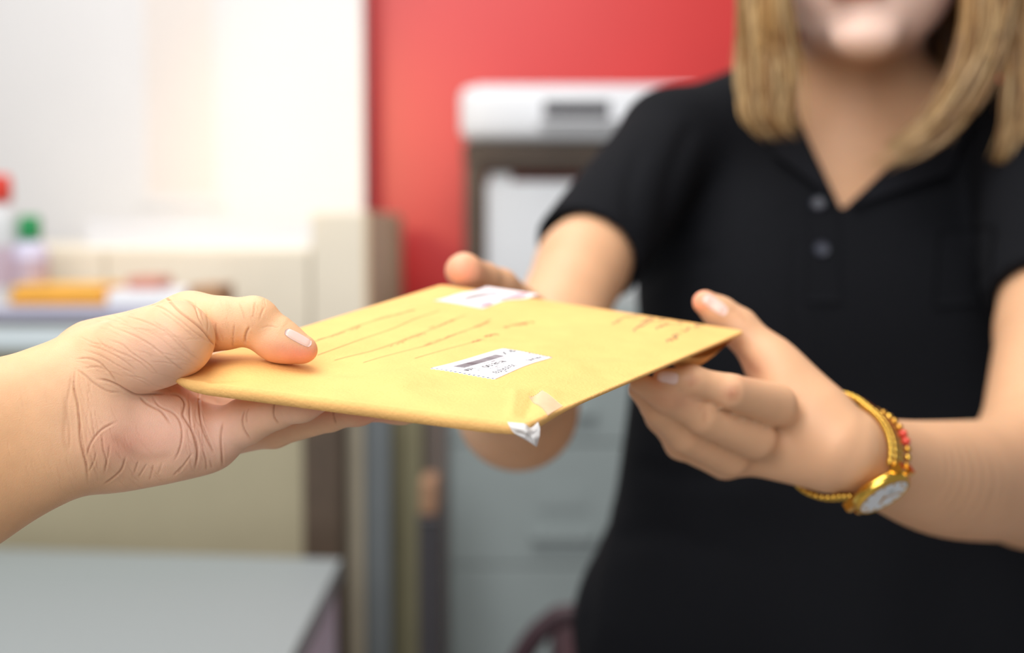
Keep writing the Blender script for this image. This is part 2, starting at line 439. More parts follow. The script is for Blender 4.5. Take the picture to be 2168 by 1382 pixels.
b.box(t0, t1, 2.03, 2.17, dh + .010, dh + .014, .001); b.box(t0, t1, 2.03, 2.034, dh + .010, dh + th, .001); b.box(t0, t0 + .004, 2.03, 2.17, dh + .010, dh + th, .001); b.box(t1 - .004, t1, 2.03, 2.17, dh + .010, dh + th, .001)
b.build('shell', mat('lilac_plastic', srgb(178, 176, 196), .4), doc)
for fx in (t0 + .02, t1 - .03):
    for fy in (2.04, 2.15): MB().box(fx, fx + .012, fy, fy + .012, dh, dh + .0101).build('foot', M['dark_plastic'], doc)
MB().box(t0 + .006, t1 - .006, 2.037, 2.166, dh + .0141, dh + th).build('paper_stack', M['label'], doc)
pe = MB(); e0, e1 = wx(28, ty), wx(232, ty); pe.box(e0, e1, 2.035, 2.16, dh + th + .0005, dh + th + .016, .006); o = pe.build('padded_envelope', mat('amber_paper', srgb(246, 176, 62), .7, noise=.05, nscale=60), smooth_on=True, label='amber padded envelope lying on the document tray', cat='envelope')
pe = MB(); pe.box(e0 + .004, e1 - .006, 2.037, 2.165, dh + th + .0165, dh + th + .030, .006); pe.build('padded_envelope', mat('amber_paper_top', srgb(238, 182, 84), .7, noise=.05, nscale=60), smooth_on=True, label='paler amber padded envelope on top of the other', cat='envelope')
MB().box(wx(236, ty), wx(398, ty), 2.035, 2.16, dh + th + .0005, dh + th + .022, .001).build('paper_pile', M['label'], None, label='white paper pile beside the amber envelopes', cat='paper')
MB().box(wx(404, ty), wx(466, ty), 2.04, 2.16, dh, dh + .058, .002).build('small_carton', M['card'], None, label='small brown carton at the end of the back desk', cat='carton')
MB().box(wx(262, ty), wx(335, ty), 2.07, 2.15, dh + th + .0225, dh + th + .040, .004).build('eraser_block', mat('dull_red', srgb(196, 130, 112), .7), None, label='dull red block on the white paper pile', cat='block')
def bottle(u, z, r, h_body, h_cap, base, body_c, cap_c, label, liquid=None):
    x = wx(u, z); e = empty('bottle', (x, z, base), label=label, cat='bottle')
    MB().lathe((x, z, base), [(r * .9, 0), (r, .004), (r, h_body * .75), (r * .8, h_body * .88), (r * .45, h_body)], 28).build('body', mat('bottle_plastic', body_c, .25), e, True)
    MB().lathe((x, z, base + h_body), [(r * .55, 0), (r * .62, .003), (r * .62, h_cap * .8), (r * .5, h_cap)], 24).build('cap', mat('bottle_cap', cap_c, .35), e, True)
    MB().lathe((x, z, base + h_body * .18), [(r * 1.01, 0), (r * 1.015, .001), (r * 1.015, h_body * .38), (r * 1.01, h_body * .385)], 28).build('wrapper', mat('bottle_wrapper', srgb(190, 170, 184), .5), e, True)
    return e
bz = 2.10; pb = dh + th + .0005
bottle(2, bz, .030, hz(428, bz) - pb, .040, pb, srgb(206, 208, 210), srgb(222, 64, 48), 'tall translucent bottle with red cap')
bottle(66, bz, .026, hz(508, bz) - (pb + .030), .036, pb + .030, srgb(212, 206, 228), srgb(34, 146, 84), 'short pale bottle with green cap')
# grey work desk in front
gd = empty('work_desk', (-.9, 1.4, 0), label='grey speckled work desk with pale lilac side panel', cat='desk')
pl = [(-.232, .85), (-.232, 1.905), (-.72, 2.00 - .03), (-1.5, 1.98), (-1.5, .85)]
def prism(poly, z0_, z1_):
    n = len(poly); v = [(x_, y_, z0_) for x_, y_ in poly] + [(x_, y_, z1_) for x_, y_ in poly]
    return MB().add(v, [list(range(n))[::-1], list(range(n, 2 * n))] + [[i, (i + 1) % n, n + (i + 1) % n, n + i] for i in range(n)])
prism(pl, .722, .75).build('desk_top', M['laminate'], gd)
MB().box(-.256, -.236, .87, 1.88, 0, .7215).build('side_panel', M['lilac'], gd)
MB().box(-1.48, -.26, 1.84, 1.86, .1, .7215).build('modesty_panel', M['lilac'], gd)
MB().box(-1.49, -1.47, .87, 1.84, 0, .7215).build('side_panel', M['lilac'], gd)
# boards, bin and shade-toned stand-in panels between the cabinet and the filing cabinet
MB().box(wx(772, 2.1), wx(826, 2.1), 2.08, 2.11, 0, hz(770, 2.1), .003).build('upright_board', mat('blue_grey_board', srgb(106, 112, 115), .6, noise=.04, nscale=20), None, label='blue-grey board standing upright against the cream cabinet', cat='board')
MB().box(wx(828, 2.2), wx(892, 2.2), 2.18, 2.21, 0, hz(730, 2.2), .003).build('upright_board', mat('shaded_cabinet_side', srgb(140, 134, 104), .6, noise=.05, nscale=20), None, label='added olive panel standing in for the shaded side of the cream cabinet', cat='board')  # shade on the cabinet's right face, put into the colour of an added panel
MB().box(-.2425, wx(769, 2.08), 2.065, 2.09, 0, hz(800, 2.08), .003).build('upright_board', mat('dim_cabinet_front', srgb(170, 160, 140), .6, noise=.04, nscale=20), None, label='added beige-grey panel standing in for the dim lower front of the cream cabinet', cat='board')  # added panel covering the cabinet front; its low light is put into this colour
MB().box(wx(893, 2.26), wx(937, 2.26), 2.25, 2.27, 0, hz(700, 2.26), .003).build('upright_board', mat('brown_grey_board', srgb(128, 116, 108), .6, noise=.04, nscale=20), None, label='brown-grey board standing beside the grey filing cabinet', cat='board')
bn = empty('waste_bin', (wx(906, 2.05), 2.05, 0), label='narrow dark bin beside the grey filing cabinet', cat='bin')
bh = hz(1110, 2.05); MB().box(wx(884, 2.05), wx(928, 2.05), 2.03, 2.15, 0, bh, .004).build('body', M['dark_plastic'], bn); MB().box(wx(882, 2.05), wx(930, 2.05), 2.026, 2.154, bh, bh + .008, .003).build('rim', M['dark_plastic'], bn)
MB().box(wx(888, 2.05), wx(924, 2.05), 2.04, 2.12, bh + .0085, hz(1020, 2.05), .006).build('small_carton', mat('tan_card', srgb(160, 122, 94), .8, noise=.05), None, label='tan carton balanced on the dark bin', cat='carton')
# grey filing cabinet
fz = 2.30; fx0, fx1 = wx(938, fz), wx(938, fz) + .46; fh = hz(648, fz)
fc_ = empty('filing_cabinet', (fx0 + .23, 2.55, 0), label='grey metal filing cabinet with wide drawers behind the woman', cat='filing cabinet')
MB().box(fx0, fx1, 2.31, 2.80, .02, fh, .004).build('body', M['grey_metal'], fc_)
zz = [fh - .02]; 
for vv in (940, 1205): zz.append(hz(vv, fz))
while zz[-1] > .25: zz.append(zz[-1] - (zz[1] - zz[2]))
for a, b_ in zip(zz[:-1], zz[1:]):
    dr = MB().box(fx0 + .012, fx1 - .012, 2.292, 2.3095, max(b_, .05) + .0015, a - .0015, .002).build('drawer', M['grey_metal'], fc_)
    hx = wx(1192, fz); zc = max(b_, .05) + .045
    hb = MB(); hb.box(hx - .05, hx + .05, 2.272, 2.278, zc, zc + .014, .002); hb.box(hx - .05, hx - .044, 2.274, 2.292, zc, zc + .014); hb.box(hx + .044, hx + .05, 2.274, 2.292, zc, zc + .014); hb.build('handle', M['grey_metal'], dr)
    MB().box(hx - .04, hx + .04, 2.2890, 2.2919, zc + .05, zc + .085).build('card_holder', M['grey_metal'], dr)
# printer rack
rz_ = 2.86; rk = empty('printer_stand', (.15, 3.0, 0), label='dark brown stand carrying the white printer', cat='stand')
rt = hz(305, rz_); rx0, rx1 = wx(982, rz_), wx(982, rz_) + .70
MB().box(rx0, rx1, 2.85, 3.13, rt - .035, rt, .003).build('top', M['dark_wood'], rk)
MB().box(rx0 + .01, rx1 - .01, 2.87, 2.89, rt - .055, rt - .0355).build('apron', M['dark_wood'], rk)
for lx in (rx0 + .002, rx1 - .038):
    for ly in (2.855, 3.09): MB().box(lx, lx + .036, ly, ly + .036, 0, rt - .0355, .002).build('leg', M['dark_wood'], rk)
MB().box(rx0, rx1, 2.85, 3.13, rt - .34, rt - .3205, .002).build('shelf', M['dark_wood'], rk)
# white box on the stand's shelf
sb = rt - .32; bx0, bx1 = wx(1030, 2.88), wx(1030, 2.88) + .44
wb = empty('storage_box', ((bx0 + bx1) / 2, 3.0, sb), label='open white storage box on the shelf under the printer', cat='box')
MB().box(bx0, bx1, 2.88, 3.08, sb, hz(385, 2.88), .003).build('body', M['white_plastic'], wb)
MB().box(bx0 + .005, bx0 + .05, 2.89, 3.07, hz(385, 2.88) + .0003, hz(366, 2.88), .002).build('flap', M['white_plastic'], wb)
# printer
pz = 2.82; pr = empty('printer', (.2, 2.98, rt), label='white desktop printer with dark paper slot against red wall', cat='printer')
p0, p1 = wx(974, pz), wx(974, pz) + .50; ptop = hz(184, pz)
MB().box(p0, p1, pz, 3.12, rt + .006, ptop, .022).build('housing', M['white_plastic'], pr, True)
MB().box(p0 + .03, p1 - .03, 2.86, 3.09, ptop - .001, ptop + .006, .003).build('lid', M['white_plastic'], pr)
s0, s1 = wx(1150, pz), wx(1290, pz)
MB().box(s0, s1, pz - .004, pz + .001, hz(250, pz), hz(216, pz), .002).build('paper_slot', M['dark_plastic'], pr)
MB().box(s0 - .01, s1 + .03, pz - .05, pz + .001, hz(262, pz), hz(256, pz), .001).build('output_tray', M['white_plastic'], pr)
for fx in (p0 + .03, p1 - .05):
    for fy in (2.86, 3.07): MB().box(fx, fx + .02, fy, fy + .02, rt, rt + .0065).build('foot', M['dark_plastic'], pr)
# office chair behind the woman: only its arm loop shows
cz = 1.62; chx, chy = .33, 1.85
chair = empty('office_chair', (chx, chy, 0), label='office chair with maroon armrest loop behind the woman', cat='chair')
M['maroon'] = mat('maroon_plastic', srgb(50, 26, 34), .6); M['chair_black'] = mat('chair_black', srgb(30, 30, 34), .7, noise=.1, nscale=150)
ah = hz(1320, cz)
def arm(x):
    pts = [(x, 2.0, .50), (x, 1.98, ah - .16), (x, 1.93, ah - .11), (x, 1.84, ah - .1), (x, 1.72, ah - .11), (x, 1.66, ah - .15), (x, 1.68, .50)]
    MB().tube(catmull(pts, 40), .017, 12).build('armrest', M['maroon'], chair, True)
arm(chx - .26); arm(chx + .26)
sx = wx(1085, cz); MB().tube(catmull([(sx - .01, cz, ah - .10), (sx + .012, cz, ah - .045), (sx + .042, cz, ah - .008), (sx + .085, cz, ah + .004), (chx - .02, cz, ah + .008), (chx + .18, cz, ah - .01), (chx + .25, cz, ah - .1)], 40), .013, 12).build('back_rail', M['maroon'], chair, True)
MB().box(chx - .16, chx + .20, cz - .012, cz + .012, ah - .25, ah - .016, .01).build('backrest', M['chair_black'], chair, True)
MB().tube([(sx - .01, cz, ah - .10), (sx + .03, cz + .01, .47)], .013, 10).build('back_post', M['maroon'], chair, True); MB().tube([(chx + .25, cz, ah - .10), (chx + .2, cz + .01, .47)], .013, 10).build('back_post', M['maroon'], chair, True)
MB().box(chx - .25, chx + .25, 1.63, 2.10, .42, .50, .03).build('seat', M['chair_black'], chair, True)
MB().lathe((chx, chy, .10), [(.03, 0), (.03, .2), (.022, .2), (.022, .32)], 20).build('column', M['dark_plastic'], chair, True)
for k in range(5):
    a = k * 2 * math.pi / 5; ex, ey = chx + .26 * math.cos(a), chy + .26 * math.sin(a)
    lg = MB().tube([(chx, chy, .12), (ex, ey, .075)], [.022, .016], 10).build('base_leg', M['dark_plastic'], chair, True)
    MB().lathe((ex, ey, 0), [(.012, 0), (.025, .012), (.025, .04), (.012, .06)], 14).build('caster', M['dark_plastic'], lg, True)
print('room', time.time() - T0)

# ------------------------------------------------------------------ envelope (padded kraft mailer)
EA, EB, EC, ED = P(310, 793, .55), P(1112, 898, .505), P(1577, 700, .70), P(936, 602, .75)
def env_base(s, t):
    s = np.asarray(s)[..., None]; t = np.asarray(t)[..., None]
    return (1 - s) * (1 - t) * EA + s * (1 - t) * EB + s * t * EC + (1 - s) * t * ED
def env_frame(s, t):
    p = env_base(s, t); e = 1e-3
    a = env_base(np.asarray(s) + e, t) - p; b = env_base(s, np.asarray(t) + e) - p
    n = np.cross(b, a); n /= np.linalg.norm(n, axis=-1, keepdims=True)
    if np.ravel(n[..., 1])[0] > 0: n = -n           # up = negative camera y
    return p, n
def env_relief(s, t):
    """paper height above the flat sheet, metres"""
    s = np.asarray(s, float); t = np.asarray(t, float)
    es = np.clip(np.minimum(s, 1 - s) / .16, 0, 1); et = np.clip(np.minimum(t, 1 - t) / .13, 0, 1)
    sm = lambda x: x * x * (3 - 2 * x)
    pil = sm(es) * sm(et)
    r = .0022 * pil
    r += pil * .0010 * (np.sin(9 * s + 5 * t) * np.sin(7 * t - 4 * s + 1.3) + .5 * np.sin(23 * s - 11 * t + .5) * np.sin(17 * t + 2))
    # pressed by the thumb, and folds around the taped corner
    r -= .0022 * np.exp(-((s - .30) / .10) ** 2 - ((t - .17) / .08) ** 2)
    def fold(s0, t0, s1, t1, w, a):
        d = np.array([s1 - s0, t1 - t0]); L = np.hypot(*d); d = d / L
        x = (s - s0) * d[0] + (t - t0) * d[1]; y = -(s - s0) * d[1] + (t - t0) * d[0]
        return a * np.exp(-(y / w) ** 2) * sm(np.clip(x / (.25 * L), 0, 1)) * sm(np.clip((L - x) / (.25 * L), 0, 1))
    r += fold(.87, .22, .985, .015, .012, -.0012) + fold(.83, .20, .955, .01, .010, .0008) + fold(.90, .24, 1.0, .06, .02, .0006)
    r += fold(.55, .10, .80, .03, .03, .0005) + fold(.35, .05, .62, .10, .04, -.0005) + fold(.75, .40, .97, .55, .03, .0005)
    r += fold(.78, .5, .99, .36, .03, -.0005) + fold(.55, .02, .62, .14, .02, .0004) + fold(.16, .0, .24, .06, .012, -.0009)
    return r
def env_thick(s, t):
    s = np.asarray(s, float); t = np.asarray(t, float)
    sm = lambda x: x * x * (3 - 2 * x)
    front = .0010 + .0040 * sm(np.clip(s / .18, 0, 1)) * (1 - .25 * np.clip((s - .9) / .1, 0, 1))   # folded front edge
    f = np.exp(-(t / .10) ** 2)
    body = .0014 + .0040 * sm(np.clip(np.minimum(s, 1 - s) / .2, 0, 1)) * sm(np.clip((1 - t) / .2, 0, 1)) * sm(np.clip(t / .1 + .4, 0, 1))
    return body * (1 - f) + front * f
def env_top(s, t, off=0.0):
    p, n = env_frame(s, t); r = env_relief(s, t)
    return p + n * (r + off)[..., None]
def env_bot(s, t, off=0.0):
    p, n = env_frame(s, t); th = env_thick(s, t)
    return p - n * (th + off)[..., None]
def env_st(uv):
    """sheet coordinates under a pixel"""
    s, t = .5, .4; uv = np.array(uv, float)
    for _ in range(40):
        f0 = project(env_top(np.array(s), np.array(t))) - uv; e = 1e-4
        J = np.stack([project(env_top(np.array(s + e), np.array(t))) - uv - f0, project(env_top(np.array(s), np.array(t + e))) - uv - f0], -1) / e
        d = np.linalg.solve(J, -f0); d = np.clip(d, -.2, .2); s += d[0]; t += d[1]
    return s, t
NS, NT = 150, 210
ss = np.linspace(0, 1, NS); ts = np.linspace(0, 1, NT); SS, TT = np.meshgrid(ss, ts, indexing='ij')
# outline: corners rounded off a little
def corner_round(S, T_):
    S2, T2 = S.copy(), T_.copy(); asp = 1.45
    for cs_, ct, r in ((0, 0, .14), (0, 1, .022), (1, 1, .022), (1, 0, .022)):   # the gripped corner is crushed round
        ds = np.abs(S - cs_); dt = np.abs(T_ - ct) * asp; m = (ds < r) & (dt < r)
        x, y = (r - ds[m]) / r, (r - dt[m]) / r; q = np.maximum(x, y); h_ = np.hypot(x, y) + 1e-9; k = q / h_
        x2, y2 = x * k, y * k
        S2[m] = abs(cs_ - (r - x2 * r)) if cs_ else (r - x2 * r); T2[m] = (1 - (r - y2 * r) / asp) if ct else (r - y2 * r) / asp
    return S2, T2
S_, T_ = corner_round(SS, TT)
top = env_top(S_, T_).reshape(-1, 3); bot = env_bot(S_, T_).reshape(-1, 3)
ID = np.arange(NS * NT).reshape(NS, NT)
fc = [np.stack([ID[:-1, :-1], ID[:-1, 1:], ID[1:, 1:], ID[1:, :-1]], -1).reshape(-1, 4)]
fb = fc[0][:, ::-1] + NS * NT
ring = np.concatenate([ID[:, 0], ID[-1, 1:], ID[::-1, -1][1:], ID[0, ::-1][1:-1]])
# rounded rim: a middle loop pushed outwards
cen = (top.mean(0) + bot.mean(0)) / 2
mid = (top[ring] + bot[ring]) / 2; th_r = np.linalg.norm(top[ring] - bot[ring], axis=1, keepdims=True)
outd = np.roll(mid, -1, 0) - np.roll(mid, 1, 0); _, nf = env_frame(.5, .5); outd = np.cross(outd, nf); outd /= np.linalg.norm(outd, axis=1, keepdims=True) + 1e-9
if ((mid - cen) * outd).sum() < 0: outd = -outd
mid = mid + outd * th_r * .10 + rng.normal(0, .00008, (len(mid), 1)) * nf
NR = len(ring); m0 = 2 * NS * NT; fr = []
for i in range(NR):
    j = (i + 1) % NR
    fr += [[ring[i], ring[j], m0 + j, m0 + i], [m0 + i, m0 + j, ring[j] + NS * NT, ring[i] + NS * NT]]
env = empty('envelope', to_world(env_base(.5, .5)), label='padded yellow kraft envelope handed over between the two people', cat='envelope')
ev_paper = big_mesh('paper_body', np.concatenate([top, bot, mid]), np.concatenate([fc[0], fb, np.array(fr)]), M['kraft'], env)

def sheet_mesh(name, st_verts, faces, material, parent, lift=.0002, thick=0.0, **pr):
    st_verts = np.asarray(st_verts, float); v = env_top(st_verts[:, 0], st_verts[:, 1], lift)
    return mesh_obj(name, v, faces, material, parent, False, False, **pr)
def quad_grid(corners_st, nu, nv, wave=None):
    c = np.array(corners_st, float); u, v = np.meshgrid(np.linspace(0, 1, nu), np.linspace(0, 1, nv), indexing='ij')
    if wave: u, v = wave(u, v)
    u, v = u[..., None], v[..., None]
    p = (1 - u) * (1 - v) * c[0] + u * (1 - v) * c[1] + u * v * c[2] + (1 - u) * v * c[3]
    idx = np.arange(nu * nv).reshape(nu, nv)
    return p.reshape(-1, 2), np.stack([idx[:-1, :-1], idx[1:, :-1], idx[1:, 1:], idx[:-1, 1:]], -1).reshape(-1, 4)
def thick_sheet(name, corners_px, material, parent, lift=.00015, th=.0002, nu=40, nv=30, wave=None, **pr):
    st = [env_st(c) for c in corners_px]; g, f = quad_grid(st, nu, nv, wave)
    a = env_top(g[:, 0], g[:, 1], lift + th); b = env_top(g[:, 0], g[:, 1], lift * .3); n = len(g)
    idx = np.arange(n).reshape(nu, nv); rg = np.concatenate([idx[:, 0], idx[-1, 1:], idx[::-1, -1][1:], idx[0, ::-1][1:-1]])
    sd = np.array([[rg[(i + 1) % len(rg)], rg[i], rg[i] + n, rg[(i + 1) % len(rg)] + n] for i in range(len(rg))])
    o = mesh_obj(name, np.concatenate([a, b]), np.concatenate([f[:, ::-1], f + n, sd]), material, parent, True, **pr)
    return o, st
# --- postage label: reading frame runs T -> L (x) and T -> R (y)
LT, LL, LB, LR = (1068, 738), (908, 781), (1046, 804), (1171, 757)
def serr(u, v):
    k = 14
    w = .022 * np.abs(((v * k) % 1) - .5) * 2
    u2 = np.where(u > .97, 1 - w, np.where(u < .03, w, u)); return u2, v
label_o, LST = thick_sheet('postage_label', [LT, LL, LB, LR], M['label'], env, .00012, .00018, 36, 57, serr, label='white postage label with barcode and serrated ends')
LST = np.array(LST)
def lab(x, y):
    x = np.asarray(x, float)[..., None]; y = np.asarray(y, float)[..., None]
    return (1 - x) * (1 - y) * LST[0] + x * (1 - y) * LST[1] + x * y * LST[2] + (1 - x) * y * LST[3]
def text_mesh(txt):
    cu = bpy.data.curves.new('text', 'FONT'); cu.body = txt; cu.resolution_u = 3
    o = bpy.data.objects.new('text', cu); COL.objects.link(o)
    me = bpy.data.meshes.new_from_object(o.evaluated_get(bpy.context.evaluated_depsgraph_get()))
    v = np.array([w.co[:2] for w in me.vertices]); f = [list(p.vertices) for p in me.polygons]
    bpy.data.objects.remove(o); bpy.data.curves.remove(cu); bpy.data.meshes.remove(me)
    v -= v.min(0); return v, f
def label_text(name, txt, x, y, w, h, material):
    v, f = text_mesh(txt); m = v.max(0); q = lab(x + v[:, 0] / m[0] * w, y + v[:, 1] / m[1] * h)
    return sheet_mesh(name, q, f, material, label_o, .00040)
label_text('printed_code', 'RX', .05, .16, .17, .16, M['ink'])
label_text('printed_price', '฿38.00', .44, .50, .30, .14, M['ink'])
label_text('printed_country', 'THAILAND', .05, .80, .27, .11, M['ink'])
label_text('printed_country', 'ประเทศไทย', .52, .80, .32, .15, M['ink'])
bars = MB_st = []
bv, bf = [], []
def st_rect(x0, x1, y0, y1, out_v, out_f):
    m_ = max(2, int(abs(y1 - y0) / .03) + 1); n = len(out_v)
    for yy in np.linspace(y0, y1, m_): out_v += [lab(x0, yy), lab(x1, yy)]
    for q_ in range(m_ - 1): out_f.append([n + 2 * q_, n + 2 * q_ + 1, n + 2 * q_ + 3, n + 2 * q_ + 2])
x = .25
gv, gf = [], []
_u, _w = np.meshgrid(np.linspace(.25, .84, 24), np.linspace(.17, .36, 8), indexing='ij'); gv = lab(_u.ravel(), _w.ravel()); _i = np.arange(192).reshape(24, 8)
gf = np.stack([_i[:-1, :-1], _i[1:, :-1], _i[1:, 1:], _i[:-1, 1:]], -1).reshape(-1, 4)
sheet_mesh('barcode_ground', gv, gf, mat('barcode_ground', srgb(214, 210, 216), .6), label_o, .00034)
rb = random.Random(3)
while x < .83:
    w = rb.choice([.006, .006, .010, .016]) ; st_rect(x, min(x + w, .84), .17, .36, bv, bf); x += w + rb.choice([.006, .008, .012])
sheet_mesh('barcode', bv, bf, mat('barcode_ink', srgb(112, 98, 104), .6), label_o, .00042)
def ticks(x, y, w, h, n, material, seed):
    r = random.Random(seed); v, f = [], []
    for i in range(n):
        a = x + w * i / n; b = w / n * .55
        if r.random() < .12: continue
        st_rect(a, a + b * .35, y, y + h * r.uniform(.6, 1), v, f); st_rect(a, a + b, y + h * r.choice([0, .45, .8]), y + h * r.choice([.12, .6, 1]), v, f)
        if r.random() < .6: st_rect(a + b * .7, a + b, y, y + h * r.uniform(.5, 1), v, f)
    sheet_mesh('printed_line', v, f, material, label_o, .00040)
ticks(.30, .40, .36, .06, 16, M['ink_grey'], 1); ticks(.80, .42, .12, .12, 6, M['ink'], 2)
ticks(.44, .66, .32, .05, 14, M['ink_grey'], 3); ticks(.52, .73, .20, .05, 9, M['ink_grey'], 4); ticks(.76, .55, .12, .07, 6, M['ink_grey'], 9)
ticks(.06, .42, .16, .05, 9, M['ink_grey'], 5); ticks(.04, .56, .22, .05, 11, M['ink_grey'], 6); ticks(.05, .66, .22, .05, 11, M['ink_grey'], 7)
# --- stamp sticker in the far corner
st_o, SST = thick_sheet('postage_sticker', [(1030, 608), (918, 637), (1022, 654), (1140, 624)], M['stamp_paper'], env, .00012, .00018, 20, 20, None, label='pink and white printed sticker')
SST = np.array(SST)
def stk(x, y):
    x = np.asarray(x, float)[..., None]; y = np.asarray(y, float)[..., None]
    return (1 - x) * (1 - y) * SST[0] + x * (1 - y) * SST[1] + x * y * SST[2] + (1 - x) * y * SST[3]
def blob(name, cx, cy, rx, ry, material):
    a = np.linspace(0, 2 * np.pi, 24, endpoint=False)
    sheet_mesh(name, stk(cx + rx * np.cos(a) * (1 + .15 * np.sin(5 * a)), cy + ry * np.sin(a)), [list(range(24))], material, st_o, .0007)
blob('printed_band', .52, .36, .27, .09, M['stamp_grey']); blob('printed_mark', .86, .9, .09, .07, M['pink']); blob('printed_mark', .52, .86, .08, .06, M['pink'])
blob('printed_mark', .22, .80, .16, .10, M['pink']); blob('printed_mark', .28, .40, .10, .07, mat('stamp_mauve', srgb(196, 165, 172), .6))
# --- pen lines and handwriting: thin ink ribbons lying on the paper
def ribbon(poly_st, w, v, f):
    p = np.clip(np.asarray(poly_st, float), .012, .982)
    q = env_top(p[:, 0], p[:, 1], .00016); tn = np.gradient(q, axis=0); sd = np.cross(tn, nf); sd /= np.linalg.norm(sd, axis=1, keepdims=True) + 1e-12
    n = len(v)
    for i in range(len(p)): v += [q[i] - sd[i] * w / 2, q[i] + sd[i] * w / 2]
    for i in range(len(p) - 1): f.append([n + 2 * i, n + 2 * i + 1, n + 2 * i + 3, n + 2 * i + 2])
def ruled(name, pix, w=.00024, material='pencil'):
    st = np.array([env_st(p) for p in pix]); st = catmull(st, 40); v, f = [], []; ribbon(st, w, v, f)
    mesh_obj(name, v, f, M[material], env)
for ln in ([(878, 759), (940, 741), (1010, 722), (1025, 719)], [(769, 768), (850, 745), (940, 718), (1040, 676)],
           [(708, 763), (800, 739), (890, 706), (985, 668)], [(672, 752), (760, 720), (860, 683), (930, 658)], [(664, 724), (740, 696), (820, 672), (880, 655)]):
    ruled('ruled_line', ln)
def scribble(name, p0, p1, height, n, seed, w=.0004, material='pencil'):
    """a line of handwriting between two pixels; height in sheet units towards the taped edge"""
    r = random.Random(seed); a, b = np.array(env_st(p0)), np.array(env_st(p1)); d = b - a; up = np.array([1.0, 0]) ; v, f = [], []
    i = 0
    while i < n:
        m = r.randint(2, 5); pts = []
        for j in range(m * 5):
            t = (i + j / 5) / n
            if t > 1: break
            pts.append(a + d * t + up * height * (r.random() * (1.0 if j % 5 == 2 else .6)) + d / n * r.uniform(-.35, .35))
        if len(pts) > 3: ribbon(catmull(pts, len(pts) * 3), w, v, f)
        i += m + .6
    mesh_obj(name, v, f, M[material], env)
scribble('handwriting', (1115, 679), (1060, 692), .035, 7, 11); scribble('handwriting', (1045, 706), (1020, 712), .022, 4, 12); scribble('handwriting', (1015, 718), (995, 724), .016, 3, 13)
scribble('handwriting', (980, 702), (895, 731), .018, 12, 14, .00022); scribble('handwriting', (1035, 680), (1000, 692), .018, 6, 15, .00022)
scribble('handwriting', (895, 706), (825, 733), .016, 10, 16, .00022); scribble('handwriting', (960, 676), (905, 694), .016, 7, 17, .00022)
scribble('handwriting', (760, 690), (660, 722), .014, 11, 18, .00022); scribble('handwriting', (870, 656), (790, 677), .014, 9, 19, .00022)
M['pencil2'] = mat('pen_ink_grey', srgb(130, 112, 92), .7)
for a, b, h_, n, sd in (((1480, 683), (1405, 722), .03, 9, 21), ((1450, 677), (1375, 700), .022, 9, 22), ((1415, 668), (1350, 690), .02, 9, 23), ((1385, 664), (1340, 700), .02, 7, 24), ((1360, 660), (1292, 686), .014, 8, 25)):
    scribble('handwriting', a, b, h_, n, sd, .00055, 'pencil2')
# --- tape
tp, _ = thick_sheet('tape_strip', [(1146, 826), (1119, 838), (1160, 880), (1192, 861)], M['tape_flat'], env, .0002, .00012, 24, 24,
                    lambda u, v: (u, np.where(v < .05, .05 * np.abs(np.sin(u * 19)), v)), label='worn strip of clear tape')
def corner_tape():
    rows = [[(1074, 893), (1092, 895), (1112, 897), (1124, 905), (1139, 893)],
            [(1080, 905), (1096, 908), (1112, 908), (1127, 912), (1143, 905)],
            [(1088, 916), (1102, 918), (1115, 916), (1128, 918), (1143, 915)],
            [(1100, 924), (1110, 925), (1120, 924), (1130, 927), (1142, 926)],
            [(1118, 934), (1123, 936), (1128, 937), (1132, 940), (1139, 936)],
            [(1130, 942), (1132, 943), (1134, 944), (1135, 945), (1137, 945)]]
    zz = [[.5045, .5035, .5020, .5060, .5120], [.5030, .5010, .5000, .5035, .5090], [.5025, .5022, .4995, .5030, .5065],
          [.5030, .5008, .5020, .5010, .5045], [.5030, .5020, .5028, .5018, .5040], [.5035, .5030, .5035, .5030, .5040]]
    g = np.array([[P(*rows[i][j], zz[i][j]) for j in range(5)] for i in range(6)])
    g = np.array([catmull(r, 17) for r in g]); g = np.stack([catmull(g[:, j], 21) for j in range(17)], 1)
    g[..., 2] += .00012 * np.sin(np.arange(17) * 1.9)[None, :] * np.sin(np.arange(21) * 1.3)[:, None]
    idx = np.arange(21 * 17).reshape(21, 17); f = np.stack([idx[:-1, :-1], idx[1:, :-1], idx[1:, 1:], idx[:-1, 1:]], -1).reshape(-1, 4)
    n = 21 * 17; back = g.reshape(-1, 3) + np.array([0, 0, .00012])
    o = mesh_obj('corner_tape', np.concatenate([g.reshape(-1, 3), back]), np.concatenate([f, f[:, ::-1] + n]), M['tape'], env, False, label='crumpled translucent tape over the envelope corner')
corner_tape()
# --- loose flap on the underside near the far corner
def flap():
    u = np.linspace(0, 1, 24); w = np.linspace(0, 1, 10); U, V = np.meshgrid(u, w, indexing='ij')
    t0 = .70 + .27 * U; drop = .011 * np.sin(np.pi * np.clip(U, 0, 1)) ** .7
    e = env_bot(np.full_like(t0, .985) - .10 * V, t0, .0003); _, n = env_frame(np.full_like(t0, .95), t0)
    g = e - n * (drop * np.sin(np.pi * (.15 + .75 * V)))[..., None]
    idx = np.arange(240).reshape(24, 10); f = np.stack([idx[:-1, :-1], idx[1:, :-1], idx[1:, 1:], idx[:-1, 1:]], -1).reshape(-1, 4)
    b = g + n * .0006
    mesh_obj('flap', np.concatenate([g.reshape(-1, 3), b.reshape(-1, 3)]), np.concatenate([f, f[:, ::-1] + 240]), M['kraft'], env, True)
flap()
print('envelope', time.time() - T0)

